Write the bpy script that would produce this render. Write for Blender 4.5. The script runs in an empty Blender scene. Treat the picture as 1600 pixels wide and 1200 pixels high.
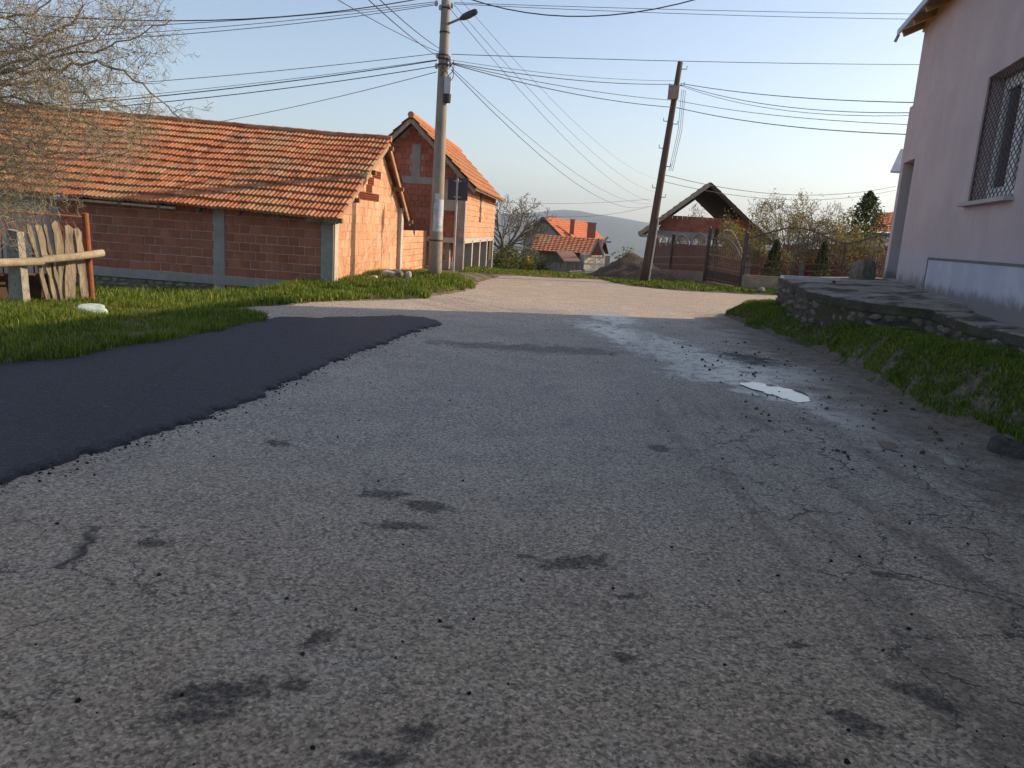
import bpy, bmesh, math, random
import numpy as np
from mathutils import Vector, Matrix
random.seed(7); RNG = np.random.default_rng(7)
scene = bpy.context.scene
COL = scene.collection

# ------------------------------------------------------------------ camera
HOR_S, HOR_Y, FPX = .065, 357., 1200.           # tilt and height of the horizon, focal length (photo pixels)
ROLL = math.atan(HOR_S); PITCH = math.atan((600-HOR_Y)*math.cos(ROLL)/FPX)
_r0 = np.array([1, 0, 0.]); _u0 = np.array([0, math.sin(PITCH), math.cos(PITCH)])
CF = np.array([0, math.cos(PITCH), -math.sin(PITCH)])
CR = _r0*math.cos(ROLL)+_u0*math.sin(ROLL); CU = _u0*math.cos(ROLL)-_r0*math.sin(ROLL)
CAM = np.array([0, 0, 1.6])
cam_data = bpy.data.cameras.new('camera'); cam = bpy.data.objects.new('camera', cam_data); COL.objects.link(cam)
m = Matrix.Identity(4)
for i in range(3):
    m[i][0] = CR[i]; m[i][1] = CU[i]; m[i][2] = -CF[i]; m[i][3] = CAM[i]
cam.matrix_world = m
cam_data.sensor_width = 36; cam_data.lens = 36*FPX/1600; cam_data.clip_start = .05; cam_data.clip_end = 30000
scene.camera = cam

# ------------------------------------------------------------------ light
SUN_AZ = math.radians(74)      # from the viewing direction (+Y) towards the right (+X)
SUN_EL = math.radians(26)
world = bpy.data.worlds.new('World'); scene.world = world; world.use_nodes = True
wn = world.node_tree.nodes; wl = world.node_tree.links
sky = wn.new('ShaderNodeTexSky'); sky.sky_type = 'NISHITA'; sky.sun_disc = False
sky.sun_elevation = SUN_EL; sky.sun_rotation = SUN_AZ
sky.air_density = 1.0; sky.dust_density = 1.5; sky.ozone_density = 3.0; sky.altitude = 300
bg = wn['Background']; wl.new(sky.outputs[0], bg.inputs[0]); bg.inputs[1].default_value = .15
sun_data = bpy.data.lights.new('sun', 'SUN'); sun_data.energy = 3.4; sun_data.angle = math.radians(.5); sun_data.color = (1, .87, .70)
sun = bpy.data.objects.new('sun', sun_data); COL.objects.link(sun)
to_sun = Vector((math.sin(SUN_AZ)*math.cos(SUN_EL), math.cos(SUN_AZ)*math.cos(SUN_EL), math.sin(SUN_EL)))
sun.rotation_euler = to_sun.to_track_quat('Z', 'Y').to_euler(); sun.location = (20, 10, 20)
scene.view_settings.view_transform = 'Standard'; scene.view_settings.look = 'None'
scene.view_settings.gamma = 1; scene.view_settings.use_curve_mapping = False
scene.view_settings.exposure = .62
scene.view_settings.use_white_balance = True; scene.view_settings.white_balance_temperature = 7900; scene.view_settings.white_balance_tint = 16
scene.cycles.denoising_prefilter = 'NONE'
scene.cycles.max_bounces = 4; scene.cycles.diffuse_bounces = 3; scene.cycles.glossy_bounces = 2
scene.cycles.transparent_max_bounces = 8; scene.cycles.volume_bounces = 0

# ------------------------------------------------------------------ photo helpers
def ray(px, py): return CF+CR*(px-800)/FPX-CU*(py-600)/FPX
def on_z(px, py, z=0.):
    d = ray(px, py); return CAM+d*((z-CAM[2])/d[2])
def on_y(px, py, y):
    d = ray(px, py); return CAM+d*(y/d[1])
def on_plane(px, py, p, n):
    d = ray(px, py); p = np.array(p, float); n = np.array(n, float)
    return CAM+d*(np.dot(p-CAM, n)/np.dot(d, n))

# ------------------------------------------------------------------ mesh builder
class MB:
    def __init__(s): s.v = []; s.f = []; s.t = []; s.smooth = False
    def face(s, idx, t=.5): s.f.append(tuple(idx)); s.t.append(t)
    def add(s, vs, fs, t=.5):
        o = len(s.v); s.v += [tuple(map(float, p)) for p in vs]
        for f in fs: s.f.append(tuple(i+o for i in f)); s.t.append(t)
    def box(s, c, size, ax=None, t=.5):
        ax = ax if ax is not None else np.eye(3)
        ax = [np.array(a, float) for a in ax]; c = np.array(c, float); h = [q/2 for q in size]
        vs = [c+ax[0]*h[0]*i+ax[1]*h[1]*j+ax[2]*h[2]*k for k in (-1, 1) for j in (-1, 1) for i in (-1, 1)]
        s.add(vs, [(0, 2, 3, 1), (4, 5, 7, 6), (0, 1, 5, 4), (2, 6, 7, 3), (0, 4, 6, 2), (1, 3, 7, 5)], t)
    def bar(s, a, b, w, h, up=(0, 0, 1), t=.5):
        a = np.array(a, float); b = np.array(b, float); d = b-a; L = np.linalg.norm(d); d /= L
        up = np.array(up, float); x = np.cross(d, up)
        if np.linalg.norm(x) < 1e-4: x = np.cross(d, (1, 0, 0))
        x /= np.linalg.norm(x); z = np.cross(x, d)
        s.box((a+b)/2, (w, L, h), (x, d, z), t)
    def tube(s, pts, rad, n=6, caps=True, t=.5):
        pts = [np.array(p, float) for p in pts]; k = len(pts)
        if not hasattr(rad, '__len__'): rad = [rad]*k
        o = len(s.v); prev = None
        for i, p in enumerate(pts):
            d = pts[min(i+1, k-1)]-pts[max(i-1, 0)]; d = d/(np.linalg.norm(d)+1e-9)
            if prev is None:
                x = np.cross(d, (0, 0, 1.)) if abs(d[2]) < .9 else np.cross(d, (1., 0, 0))
            else: x = prev-d*np.dot(prev, d)
            x = x/(np.linalg.norm(x)+1e-9); prev = x; y = np.cross(d, x)
            for j in range(n):
                a = 2*math.pi*j/n; q = p+(x*math.cos(a)+y*math.sin(a))*rad[i]
                s.v.append((float(q[0]), float(q[1]), float(q[2])))
        for i in range(k-1):
            for j in range(n):
                a = o+i*n+j; b = o+i*n+(j+1) % n; s.f.append((a, b, b+n, a+n)); s.t.append(t)
        if caps:
            s.f.append(tuple(o+j for j in range(n))[::-1]); s.t.append(t)
            s.f.append(tuple(o+(k-1)*n+j for j in range(n))); s.t.append(t)
    def prism(s, poly, off, t=.5):
        """poly: list of 3d points (planar), extruded by the vector off"""
        n = len(poly); off = np.array(off, float)
        vs = [np.array(p, float) for p in poly]; vs += [p+off for p in vs]
        fs = [tuple(range(n))[::-1], tuple(range(n, 2*n))]+[(i, (i+1) % n, n+(i+1) % n, n+i) for i in range(n)]
        s.add(vs, fs, t)
    def mesh(s, name):
        me = bpy.data.meshes.new(name); me.from_pydata(s.v, [], s.f)
        a = me.attributes.new('tint', 'FLOAT', 'FACE'); a.data.foreach_set('value', np.array(s.t, np.float32))
        if s.smooth: me.polygons.foreach_set('use_smooth', [True]*len(me.polygons))
        bm = bmesh.new(); bm.from_mesh(me); bmesh.ops.recalc_face_normals(bm, faces=bm.faces); bm.to_mesh(me); bm.free()
        return me
    def build(s, name, mat, parent=None): return link(name, s.mesh(name), mat, parent)

def _inv(parent):
    return Matrix.Translation(-Vector(parent.location)) if parent.type == 'EMPTY' else Matrix.Identity(4)
def link(name, me, mat, parent=None):
    o = bpy.data.objects.new(name, me); COL.objects.link(o)
    if mat is not None and not me.materials: me.materials.append(mat)
    if parent is not None: o.parent = parent; o.matrix_parent_inverse = _inv(parent)
    return o
def thing(name, loc, label, cat, group=None):
    o = bpy.data.objects.new(name, None); COL.objects.link(o); o.location = [float(q) for q in loc]; o.empty_display_size = .2
    return tag(o, label, cat, group)
def tag(o, label=None, cat=None, group=None, kind=None):
    if label: o['label'] = label
    if cat: o['category'] = cat
    if group: o['group'] = group
    if kind: o['kind'] = kind
    return o
def place(name, me, parent, loc, rot=None, scale=None):
    """a part that shares its mesh; loc in world space"""
    o = bpy.data.objects.new(name, me); COL.objects.link(o)
    o.parent = parent; o.matrix_parent_inverse = _inv(parent)
    o.location = [float(q) for q in loc]
    if rot is not None: o.rotation_euler = rot
    if scale is not None: o.scale = scale
    return o

# ------------------------------------------------------------------ node helper
class NT:
    def __init__(s, name):
        s.m = bpy.data.materials.new(name); s.m.use_nodes = True; s.t = s.m.node_tree; s.t.nodes.clear()
        s.out = s.t.nodes.new('ShaderNodeOutputMaterial'); s._geo = None; s._tc = None
    def n(s, typ, **kw):
        nd = s.t.nodes.new(typ)
        for k, v in kw.items(): setattr(nd, k, v)
        return nd
    def put(s, sock, val):
        if isinstance(val, bpy.types.NodeSocket): s.t.links.new(val, sock)
        elif hasattr(val, '__len__') and len(val) == 3 and sock.type == 'RGBA': sock.default_value = (*val, 1)
        else: sock.default_value = val
    def pos(s):
        if s._geo is None: s._geo = s.n('ShaderNodeNewGeometry')
        return s._geo.outputs['Position']
    def obj(s):
        if s._tc is None: s._tc = s.n('ShaderNodeTexCoord')
        return s._tc.outputs['Object']
    def rand(s): return s.n('ShaderNodeObjectInfo').outputs['Random']
    def tint(s):
        a = s.n('ShaderNodeAttribute'); a.attribute_name = 'tint'; return a.outputs['Fac']
    def vscale(s, vec, sc):
        mp = s.n('ShaderNodeMapping'); s.put(mp.inputs[0], vec); mp.inputs['Scale'].default_value = sc; return mp.outputs[0]
    def mapping(s, vec, loc=(0, 0, 0), rot=(0, 0, 0), sc=(1, 1, 1), typ='POINT'):
        mp = s.n('ShaderNodeMapping'); mp.vector_type = typ; s.put(mp.inputs[0], vec)
        mp.inputs['Location'].default_value = loc; mp.inputs['Rotation'].default_value = rot; mp.inputs['Scale'].default_value = sc
        return mp.outputs[0]
    def noise(s, scale, detail=3, rough=.55, vec=None, dist=0., color=False):
        nd = s.n('ShaderNodeTexNoise'); s.put(nd.inputs['Vector'], vec if vec is not None else s.pos())
        nd.inputs['Scale'].default_value = scale; nd.inputs['Detail'].default_value = detail
        nd.inputs['Roughness'].default_value = rough; nd.inputs['Distortion'].default_value = dist
        return nd.outputs['Color' if color else 'Fac']
    def voro(s, scale, feature='F1', vec=None, out='Distance', rnd=1.):
        nd = s.n('ShaderNodeTexVoronoi', feature=feature); s.put(nd.inputs['Vector'], vec if vec is not None else s.pos())
        nd.inputs['Scale'].default_value = scale; nd.inputs['Randomness'].default_value = rnd
        return nd.outputs[out]
    def math(s, op, a, b=0., c=None, clamp=False):
        nd = s.n('ShaderNodeMath', operation=op, use_clamp=clamp); s.put(nd.inputs[0], a); s.put(nd.inputs[1], b)
        if c is not None: s.put(nd.inputs[2], c)
        return nd.outputs[0]
    def ramp(s, fac, stops, interp='LINEAR'):
        nd = s.n('ShaderNodeValToRGB'); s.put(nd.inputs[0], fac); cr = nd.color_ramp; cr.interpolation = interp
        while len(cr.elements) < len(stops): cr.elements.new(.5)
        for e, (p, c) in zip(cr.elements, stops):
            e.position = p; e.color = (*c, 1) if hasattr(c, '__len__') else (c, c, c, 1)
        return nd.outputs[0]
    def step(s, x, lo, hi):
        nd = s.n('ShaderNodeMapRange', interpolation_type='SMOOTHSTEP'); s.put(nd.inputs[0], x)
        s.put(nd.inputs[1], lo); s.put(nd.inputs[2], hi); return nd.outputs[0]
    def mix(s, fac, a, b, mode='MIX'):
        nd = s.n('ShaderNodeMix', data_type='RGBA', blend_type=mode); s.put(nd.inputs[0], fac); s.put(nd.inputs[6], a); s.put(nd.inputs[7], b)
        return nd.outputs[2]
    def bump(s, h, strength=.3, dist=.01, normal=None):
        nd = s.n('ShaderNodeBump'); s.put(nd.inputs['Height'], h); s.put(nd.inputs['Strength'], strength); nd.inputs['Distance'].default_value = dist
        if normal is not None: s.put(nd.inputs['Normal'], normal)
        return nd.outputs[0]
    def blob(s, cx, cy, rx, ry, rot=0., rag=.5, nscale=3., lo=-.15, hi=.25):
        """soft mask round a spot of the ground"""
        v = s.mapping(s.pos(), (cx, cy, 0), (0, 0, rot), (rx, ry, 1e6), 'TEXTURE')
        ln = s.n('ShaderNodeVectorMath', operation='LENGTH'); s.put(ln.inputs[0], v)
        d = s.math('SUBTRACT', 1., ln.outputs['Value'])
        if not hasattr(s, '_bn'): s._bn = {}
        if nscale not in s._bn: s._bn[nscale] = s.math('SUBTRACT', s.noise(nscale, 5, .75), .5)
        d = s.math('ADD', d, s.math('MULTIPLY', s._bn[nscale], rag*2))
        return s.step(d, lo, hi)
    def finish(s, color, rough=.8, normal=None, metallic=0., spec=.4, trans=0., transcol=None):
        b = s.n('ShaderNodeBsdfPrincipled'); s.put(b.inputs['Base Color'], color); s.put(b.inputs['Roughness'], rough)
        s.put(b.inputs['Metallic'], metallic); s.put(b.inputs['Specular IOR Level'], spec)
        if normal is not None: s.put(b.inputs['Normal'], normal)
        sh = b.outputs[0]
        if trans > 0:
            tr = s.n('ShaderNodeBsdfTranslucent'); s.put(tr.inputs[0], transcol if transcol is not None else color)
            mx = s.n('ShaderNodeMixShader'); mx.inputs[0].default_value = trans
            s.t.links.new(sh, mx.inputs[1]); s.t.links.new(tr.outputs[0], mx.inputs[2]); sh = mx.outputs[0]
        s.t.links.new(sh, s.out.inputs[0]); return s.m

def simple(name, c1, c2, scale=4., rough=.8, bump=.25, bscale=40., bdist=.01, dirt=None, metallic=0., spec=.35, rand=0., stretch=None):
    """two-tone noisy surface with fine relief; dirt = (colour, scale, low, high); rand = brightness spread between objects"""
    t = NT(name); vec = t.obj() if stretch is None else t.vscale(t.obj(), stretch)
    col = t.ramp(t.noise(scale, 5, .6, vec), [(.3, c1), (.7, c2)])
    fine = t.noise(bscale, 4, .6, vec)
    col = t.mix(.35, col, t.mix(1., col, t.ramp(fine, [(.25, .45), (.75, 1.3)]), 'MULTIPLY'))
    if dirt: col = t.mix(t.step(t.noise(dirt[1], 6, .65, vec), dirt[2], dirt[3]), col, dirt[0])
    if rand: col = t.mix(1., col, t.ramp(t.rand(), [(0, 1-rand), (1, 1+rand)]), 'MULTIPLY')
    return t.finish(col, rough, t.bump(fine, bump, bdist), metallic, spec)

def tint_mat(name, stops, rough=.8, by='tint', dirt=None, bump=.25, bscale=40., scale=2., spec=.3, bdist=.01):
    """pieces that differ: colour picked per piece (face attribute or per object)"""
    t = NT(name); f = t.tint() if by == 'tint' else t.rand()
    col = t.ramp(f, stops)
    v = t.obj() if by == 'tint' else t.pos()
    col = t.mix(.5, col, t.mix(1., col, t.ramp(t.noise(scale, 5, .6, v), [(.3, .55), (.7, 1.35)]), 'MULTIPLY'))
    if dirt: col = t.mix(t.step(t.noise(dirt[1], 6, .65, v), dirt[2], dirt[3]), col, dirt[0])
    return t.finish(col, rough, t.bump(t.noise(bscale, 4, .6, v), bump, bdist), 0., spec)
# ------------------------------------------------------------------ ground shape
ROAD = np.array([(-4.2, -6), (-4.9, 3), (-4.85, 6.0), (-4.76, 6.96), (-4.04, 8.63), (-3.8, 10), (-3.6, 11.35), (-3.85, 12.05), (-4.5, 12.45),
                 (-4.75, 12.75), (-4.47, 13.2), (-3.69, 14.35), (-2.9, 15.5), (-2.04, 16.49), (-1.45, 18.4), (-1.17, 20.34), (-1.15, 22.5), (-.9, 24.5), (-.6, 26.0),
                 (0, 27.0), (.9, 26.9), (2.2, 27.6), (3.0, 28.0), (3.3, 26.4), (3.7, 25.2), (5.2, 24.6), (6.6, 24.9), (8.6, 25.2), (14, 24.6), (30, 22.5),
                 (30, 18.2), (9, 18.7), (6.2, 18.5), (4.9, 17.9), (4.55, 16.6), (4.6, 15.2), (4.7, 13), (4.65, 11.4), (4.45, 8.6), (4.35, 7.97), (4.45, 6.74), (4.3, 5), (4.2, 2), (4.0, -6)])
CTRL = np.array([(-5, 7.5, .07), (-7, 9, .10), (-7, 12, .03), (-4.4, 11.4, .06), (-4.4, 9.5, .06), (-9, 12, .04), (-12, 8, .1), (-6, 15, -.2), (-9, 16.5, -.45), (-12, 17, -.45),
                 (-6.5, 17.6, -.38), (-4.7, 17.2, -.02), (-4.9, 14.4, -.02), (-3.5, 15.7, .05), (-4.2, 18, .04), (-3.5, 18.6, .16), (-2.18, 19.9, .25), (-2.4, 18.4, .16),
                 (-3.9, 22, .14), (-2, 22.5, .22), (-1.6, 24, .14), (-2, 26.5, .02), (-1, 30, .0), (0, 32, .0), (2, 34, 0), (-20, 30, 0), (-20, 5, .1), (-6, 0, .1), (-6, 4, .08),
                 (5.7, 17.0, .33), (5.1, 13.6, .42), (5.2, 11.8, .47), (5.7, 10.8, .5), (5.55, 9.7, .55), (5.35, 8.2, .58), (5.2, 6, .55), (5, 2, .5), (5, -4, .4), (8, 15, .5), (8, 10, .5),
                 (7, 18.2, .12), (7.5, 26.2, .1), (6.8, 28.3, .12), (5.9, 31.6, .1), (4.3, 26.5, .1), (3.6, 27.6, .0), (12, 26, .15), (9, 28, .12), (9, 33, .1), (14, 32, .1), (6, 40, 0), (15, 15, .5), (25, 10, .3), (25, 30, .1)], float)
def vnoise(x, y, seed=0):
    """cheap smooth value noise"""
    x = np.asarray(x, float); y = np.asarray(y, float)
    xi = np.floor(x).astype(np.int64); yi = np.floor(y).astype(np.int64); fx = x-xi; fy = y-yi
    fx = fx*fx*(3-2*fx); fy = fy*fy*(3-2*fy)
    def h(a, b):
        n = (a*374761393+b*668265263+seed*974711) & 0x7fffffff
        n = ((n ^ (n >> 13))*1274126177) & 0x7fffffff
        return ((n ^ (n >> 16)) & 0xffff)/65535.
    return (h(xi, yi)*(1-fx)+h(xi+1, yi)*fx)*(1-fy)+(h(xi, yi+1)*(1-fx)+h(xi+1, yi+1)*fx)*fy
def sstep(x, a, b):
    t = np.clip((np.asarray(x, float)-a)/(b-a), 0, 1); return t*t*(3-2*t)
def poly_sd(poly, x, y):
    """signed distance to a polygon, positive outside"""
    x = np.asarray(x, float); y = np.asarray(y, float); d2 = np.full(x.shape, 1e18); ins = np.zeros(x.shape, bool)
    n = len(poly)
    for i in range(n):
        ax, ay = poly[i]; bx, by = poly[(i+1) % n]; ex, ey = bx-ax, by-ay
        t = np.clip(((x-ax)*ex+(y-ay)*ey)/(ex*ex+ey*ey+1e-12), 0, 1)
        d2 = np.minimum(d2, (x-ax-ex*t)**2+(y-ay-ey*t)**2)
        c = ((ay > y) != (by > y)) & (x < (bx-ax)*(y-ay)/(by-ay+1e-15)+ax); ins ^= c
    d = np.sqrt(d2); return np.where(ins, -d, d)
def base_z(y):
    y = np.asarray(y, float)
    return -2.3*sstep(y, 28.2, 58)-22*sstep(y, 60, 380)-45*sstep(y, 350, 1600)
def road_z(x, y): return base_z(y)+.02*(vnoise(np.asarray(x)*.5, np.asarray(y)*.35, 3)-.5)+.012*(vnoise(np.asarray(x)*1.7, np.asarray(y)*1.3, 4)-.5)
def ground_z(x, y):
    x = np.asarray(x, float); y = np.asarray(y, float)
    d = poly_sd(ROAD, x, y)+.22*(vnoise(x*2.1, y*2.1, 5)-.5)+.10*(vnoise(x*7, y*7, 6)-.5)
    w = np.zeros(x.shape); acc = np.zeros(x.shape)
    for cx, cy, cz in CTRL:
        k = 1/(((x-cx)**2+(y-cy)**2)**1.5+.05); w += k; acc += k*cz
    bank = acc/w+.05*(vnoise(x*.9, y*.9, 8)-.5)+.03*(vnoise(x*4, y*4, 9)-.5)
    rz = road_z(x, y)
    near = sstep(np.hypot(x, y-10), 120, 60)
    out = base_z(y)+bank*near
    t = sstep(d, -.06, .55); lip = sstep(d, -.05, .06)
    return np.where(d < -.06, rz-.06, (rz-.06+.085*lip)*(1-t)+np.maximum(out, rz-.6)*t)
def gz(x, y): return float(ground_z(np.array([x]), np.array([y]))[0])

def axis(segs):
    out = []
    for a, b, st in segs: out += list(np.arange(a, b, st))
    return np.array(out+[segs[-1][1]])
def grid_mesh(name, xs, ys, zf, keep=None, mat=None):
    X, Y = np.meshgrid(xs, ys); Z = zf(X.ravel(), Y.ravel()); nx, ny = len(xs), len(ys)
    me = bpy.data.meshes.new(name)
    idx = np.arange(nx*ny).reshape(ny, nx)
    q = np.stack([idx[:-1, :-1], idx[:-1, 1:], idx[1:, 1:], idx[1:, :-1]], -1).reshape(-1, 4)
    if keep is not None:
        cx = (X[:-1, :-1]+X[1:, 1:]).ravel()/2; cy = (Y[:-1, :-1]+Y[1:, 1:]).ravel()/2
        q = q[keep(cx, cy)]
    used = np.unique(q); remap = np.full(nx*ny, -1); remap[used] = np.arange(len(used))
    V = np.stack([X.ravel(), Y.ravel(), Z], 1)[used]; q = remap[q]
    me.vertices.add(len(V)); me.vertices.foreach_set('co', V.astype(np.float32).ravel())
    me.loops.add(q.size); me.loops.foreach_set('vertex_index', q.ravel().astype(np.int32))
    me.polygons.add(len(q)); me.polygons.foreach_set('loop_start', np.arange(0, q.size, 4, dtype=np.int32))
    me.polygons.foreach_set('use_smooth', np.ones(len(q), bool)); me.update(calc_edges=True)
    return link(name, me, mat)

# soil and turf of the banks
t = NT('soil_and_turf')
n1 = t.noise(1.3, 6, .65); n2 = t.noise(14, 5, .7); n3 = t.noise(60, 3, .6)
soil = t.ramp(n2, [(.25, (.075, .055, .04)), (.5, (.15, .115, .085)), (.75, (.26, .21, .16))])
turf = t.ramp(n2, [(.25, (.03, .045, .012)), (.55, (.06, .085, .02)), (.8, (.12, .12, .04))])
far = t.step(t.math('ADD', n1, t.math('MULTIPLY', n2, .3)), .50, .66)
GROUND_MAT = t.finish(t.mix(far, turf, soil), .95, t.bump(t.math('ADD', n2, t.math('MULTIPLY', n3, .4)), .7, .03), 0, .15)
gx = axis([(-3700, -600, 400), (-600, -60, 60), (-60, -14, 3), (-14, 14, .16), (14, 60, 2.5), (60, 600, 60), (600, 3700, 400)])
gy = axis([(-300, -30, 40), (-30, -4, 2), (-4, 3, .5), (3, 33, .16), (33, 70, 1.2), (70, 300, 12), (300, 2400, 150), (2400, 5400, 600)])
ground = tag(grid_mesh('ground', gx, gy, ground_z, None, GROUND_MAT), kind='structure')

# ------------------------------------------------------------------ old road surface
t = NT('worn_asphalt'); P = t.pos()
sep = t.n('ShaderNodeSeparateXYZ'); t.put(sep.inputs[0], P); X, Y = sep.outputs[0], sep.outputs[1]
warp = t.noise(2.5, 5, .7, color=True)
vw = t.n('ShaderNodeVectorMath', operation='MULTIPLY_ADD'); t.put(vw.inputs[0], warp); vw.inputs[1].default_value = (.45, .45, 0); t.put(vw.inputs[2], P)
PW = vw.outputs[0]
big = t.noise(.35, 5, .6); mid = t.noise(1.8, 6, .65); grit = t.noise(40, 6, .75); 
avn = t.n('ShaderNodeTexVoronoi', feature='F1'); t.put(avn.inputs['Vector'], P); avn.inputs['Scale'].default_value = 85; agg, aggd = avn.outputs['Color'], avn.outputs['Distance']
sagg = t.n('ShaderNodeSeparateColor'); t.put(sagg.inputs[0], agg)
col = t.ramp(big, [(.3, (.44, .37, .295)), (.55, (.51, .435, .35)), (.75, (.55, .47, .375))])
col = t.mix(t.math('MULTIPLY', t.step(mid, .42, .72), .6), col, (.34, .315, .285))
col = t.mix(1., col, t.ramp(sagg.outputs[0], [(0, .5), (.5, 1.), (.86, 1.2), (1, 1.5)]), 'MULTIPLY')      # stone by stone
col = t.mix(1., col, t.ramp(grit, [(.3, .2), (.41, .7), (.5, 1.02), (.7, 1.25)]), 'MULTIPLY')               # worn-out binder between stones
pit = t.math('MULTIPLY', t.step(t.noise(29, 5, .7), .545, .63), t.step(t.noise(2.1, 3, .6), .3, .6))
col = t.mix(t.math('MULTIPLY', pit, .75), col, (.085, .075, .066))
# brown near camera: dust with sky sheen falloff painted in; dusty right-hand wheel track
dust_and_sheen = t.math('MULTIPLY', t.step(Y, 6.5, 1.2), t.step(t.math('ADD', mid, t.math('MULTIPLY', big, .5)), .3, .85))
col = t.mix(t.math('MULTIPLY', dust_and_sheen, .85), col, t.mix(1., col, (1.22, .92, .67), 'MULTIPLY'))
streak = t.noise(1., 5, .65, t.mapping(P, rot=(0, 0, math.radians(-14)), sc=(3.6, .3, 1)))
trk = t.math('MULTIPLY', t.step(streak, .47, .6), t.math('MULTIPLY', t.step(X, .8, 1.8), t.step(Y, 9.5, 6.)))
col = t.mix(t.math('MULTIPLY', trk, t.ramp(t.noise(4.5, 5, .7), [(.35, .1), (.62, .7)])), col, (.17, .125, .09))
# cracks
def cracks(scale, wid, vec):
    return t.math('SUBTRACT', 1., t.step(t.voro(scale, 'DISTANCE_TO_EDGE', vec), 0., wid))
crk = t.math('MULTIPLY', cracks(1.8, .017, PW), t.math('MAXIMUM', t.math('MULTIPLY', t.step(t.math('ADD', X, t.math('MULTIPLY', mid, .8)), 1.5, 2.2), t.step(Y, 7.6, 6.6)),
             t.math('MULTIPLY', t.step(X, -1.1, -1.7), t.step(Y, 4.2, 3.4))))
crk2 = t.math('MULTIPLY', cracks(4.2, .026, PW), t.math('MULTIPLY', t.step(t.math('ADD', X, t.math('MULTIPLY', mid, 1.2)), 2.5, 3.2), t.step(Y, 6.9, 6.)))
crk = t.math('MULTIPLY', t.math('MAXIMUM', crk, t.math('MULTIPLY', crk2, .8)), t.step(t.noise(1.7, 4, .6), .36, .46))
col = t.mix(t.math('MULTIPLY', crk, .9), col, (.035, .03, .027))
# dark stains and old fillings that keep their place
spots = None
for (px, py, rx, ry, ro) in [(600, 772, .16, .09, .1), (665, 790, .2, .1, -.3), (620, 822, .17, .07, .1), (350, 1085, .22, .09, .3), (300, 1120, .14, .07, .2), (455, 1075, .08, .04, 0),
                             (650, 1150, .09, .05, 0), (600, 1190, .12, .04, 0), (975, 1028, .05, .04, 0), (900, 880, .22, .09, .3), (820, 870, .07, .03, 0), (700, 980, .04, .025, 0),
                             (1245, 1010, .05, .03, 0), (1385, 900, .1, .05, -.5), (1450, 1090, .16, .07, -.8), (1340, 1130, .12, .06, -.5), (985, 935, .06, .04, 0), (435, 690, .12, .1, 0),
                             (1030, 700, .1, .1, 0), (860, 545, 1.2, .42, .05), (760, 540, .9, .28, .08), (500, 1000, .05, .12, -.5), (1215, 1195, .14, .05, 0), (240, 850, .1, .05, 0)]:
    g = on_z(px, py); b = t.math('MULTIPLY', t.blob(g[0], g[1], rx, ry, ro, 1.7, 11. if rx < .5 else 4., -.15, .5), 1. if rx < .5 else .7)
    spots = b if spots is None else t.math('MAXIMUM', spots, b)
col = t.mix(t.math('MULTIPLY', spots, t.ramp(grit, [(.38, 1.), (.62, .5)])), col, (.062, .050, .040))
# muddy shoulder on the right
sh = t.math('ADD', t.math('SUBTRACT', X, t.math('MULTIPLY', t.math('SUBTRACT', Y, 8.), .04)), t.math('MULTIPLY', t.math('SUBTRACT', mid, .5), 2.6))
shoulder = t.math('MULTIPLY', t.step(sh, 3.2, 4.1), t.step(Y, 17.8, 16.4))
mud = t.ramp(t.noise(5, 6, .7), [(.3, (.15, .115, .085)), (.5, (.27, .215, .165)), (.72, (.38, .31, .245))])
mud = t.mix(1., mud, t.ramp(grit, [(.3, .55), (.6, 1.1)]), 'MULTIPLY')
col = t.mix(shoulder, col, mud)
# sandy dust on the sunny crossing
sand = t.math('MULTIPLY', t.step(Y, 15.5, 21), t.step(mid, .2, .6))
col = t.mix(t.math('MULTIPLY', sand, .75), col, (.37, .30, .23))
# wet streaks beside the puddle
wet = None
for (px, py, rx, ry, ro, k) in [(1000, 530, .8, 3.0, .32, 1), (960, 497, .65, 1.5, .2, 1), (1080, 560, .8, 1.6, .5, 1), (1130, 585, .95, .9, 0, 1), (1320, 655, .35, 1.0, .3, .9), (1240, 585, .9, .8, 0, .9), (1420, 715, .25, .5, .3, .9), (840, 487, .7, .5, 0, .7), (1215, 616, .55, .75, .3, 1)]:
    g = on_z(px, py); b = t.math('MULTIPLY', t.blob(g[0], g[1], rx, ry, ro, 1.3, 4., -.2, .5), k)
    wet = b if wet is None else t.math('MAXIMUM', wet, b)
wetn = t.math('MULTIPLY', wet, t.step(t.noise(6, 5, .75), .26, .5))
col = t.mix(t.math('MULTIPLY', wet, .72), col, t.mix(1., col, (.42, .40, .40), 'MULTIPLY'))
# churned dark mud lumps beyond the puddle
md = t.blob(*on_z(1165, 562)[:2], .5, .7, .2, 1.4, 4., -.05, .4)
col = t.mix(t.math('MULTIPLY', md, .85), col, (.035, .026, .02))
rough = t.math('SUBTRACT', .92, t.math('MULTIPLY', wetn, .63))
hgt = t.math('ADD', t.math('MULTIPLY', t.math('SUBTRACT', .6, aggd), .7), t.math('MULTIPLY', grit, 1.8))
bstr = t.math('ADD', t.math('SUBTRACT', .8, t.math('MULTIPLY', wetn, .74)), t.math('MULTIPLY', shoulder, .2))
ROAD_MAT = t.finish(col, rough, t.bump(hgt, bstr, .012), 0, .45)
rx = axis([(-9, 6, .14), (6, 32, .6)]); ry = axis([(-8, 1, 1.), (1, 30, .14), (30, 60, 2)])
def road_keep(x, y): return (poly_sd(ROAD, x, y) < .6)
road = tag(grid_mesh('road', rx, ry, road_z, road_keep, ROAD_MAT), kind='structure')

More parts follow.
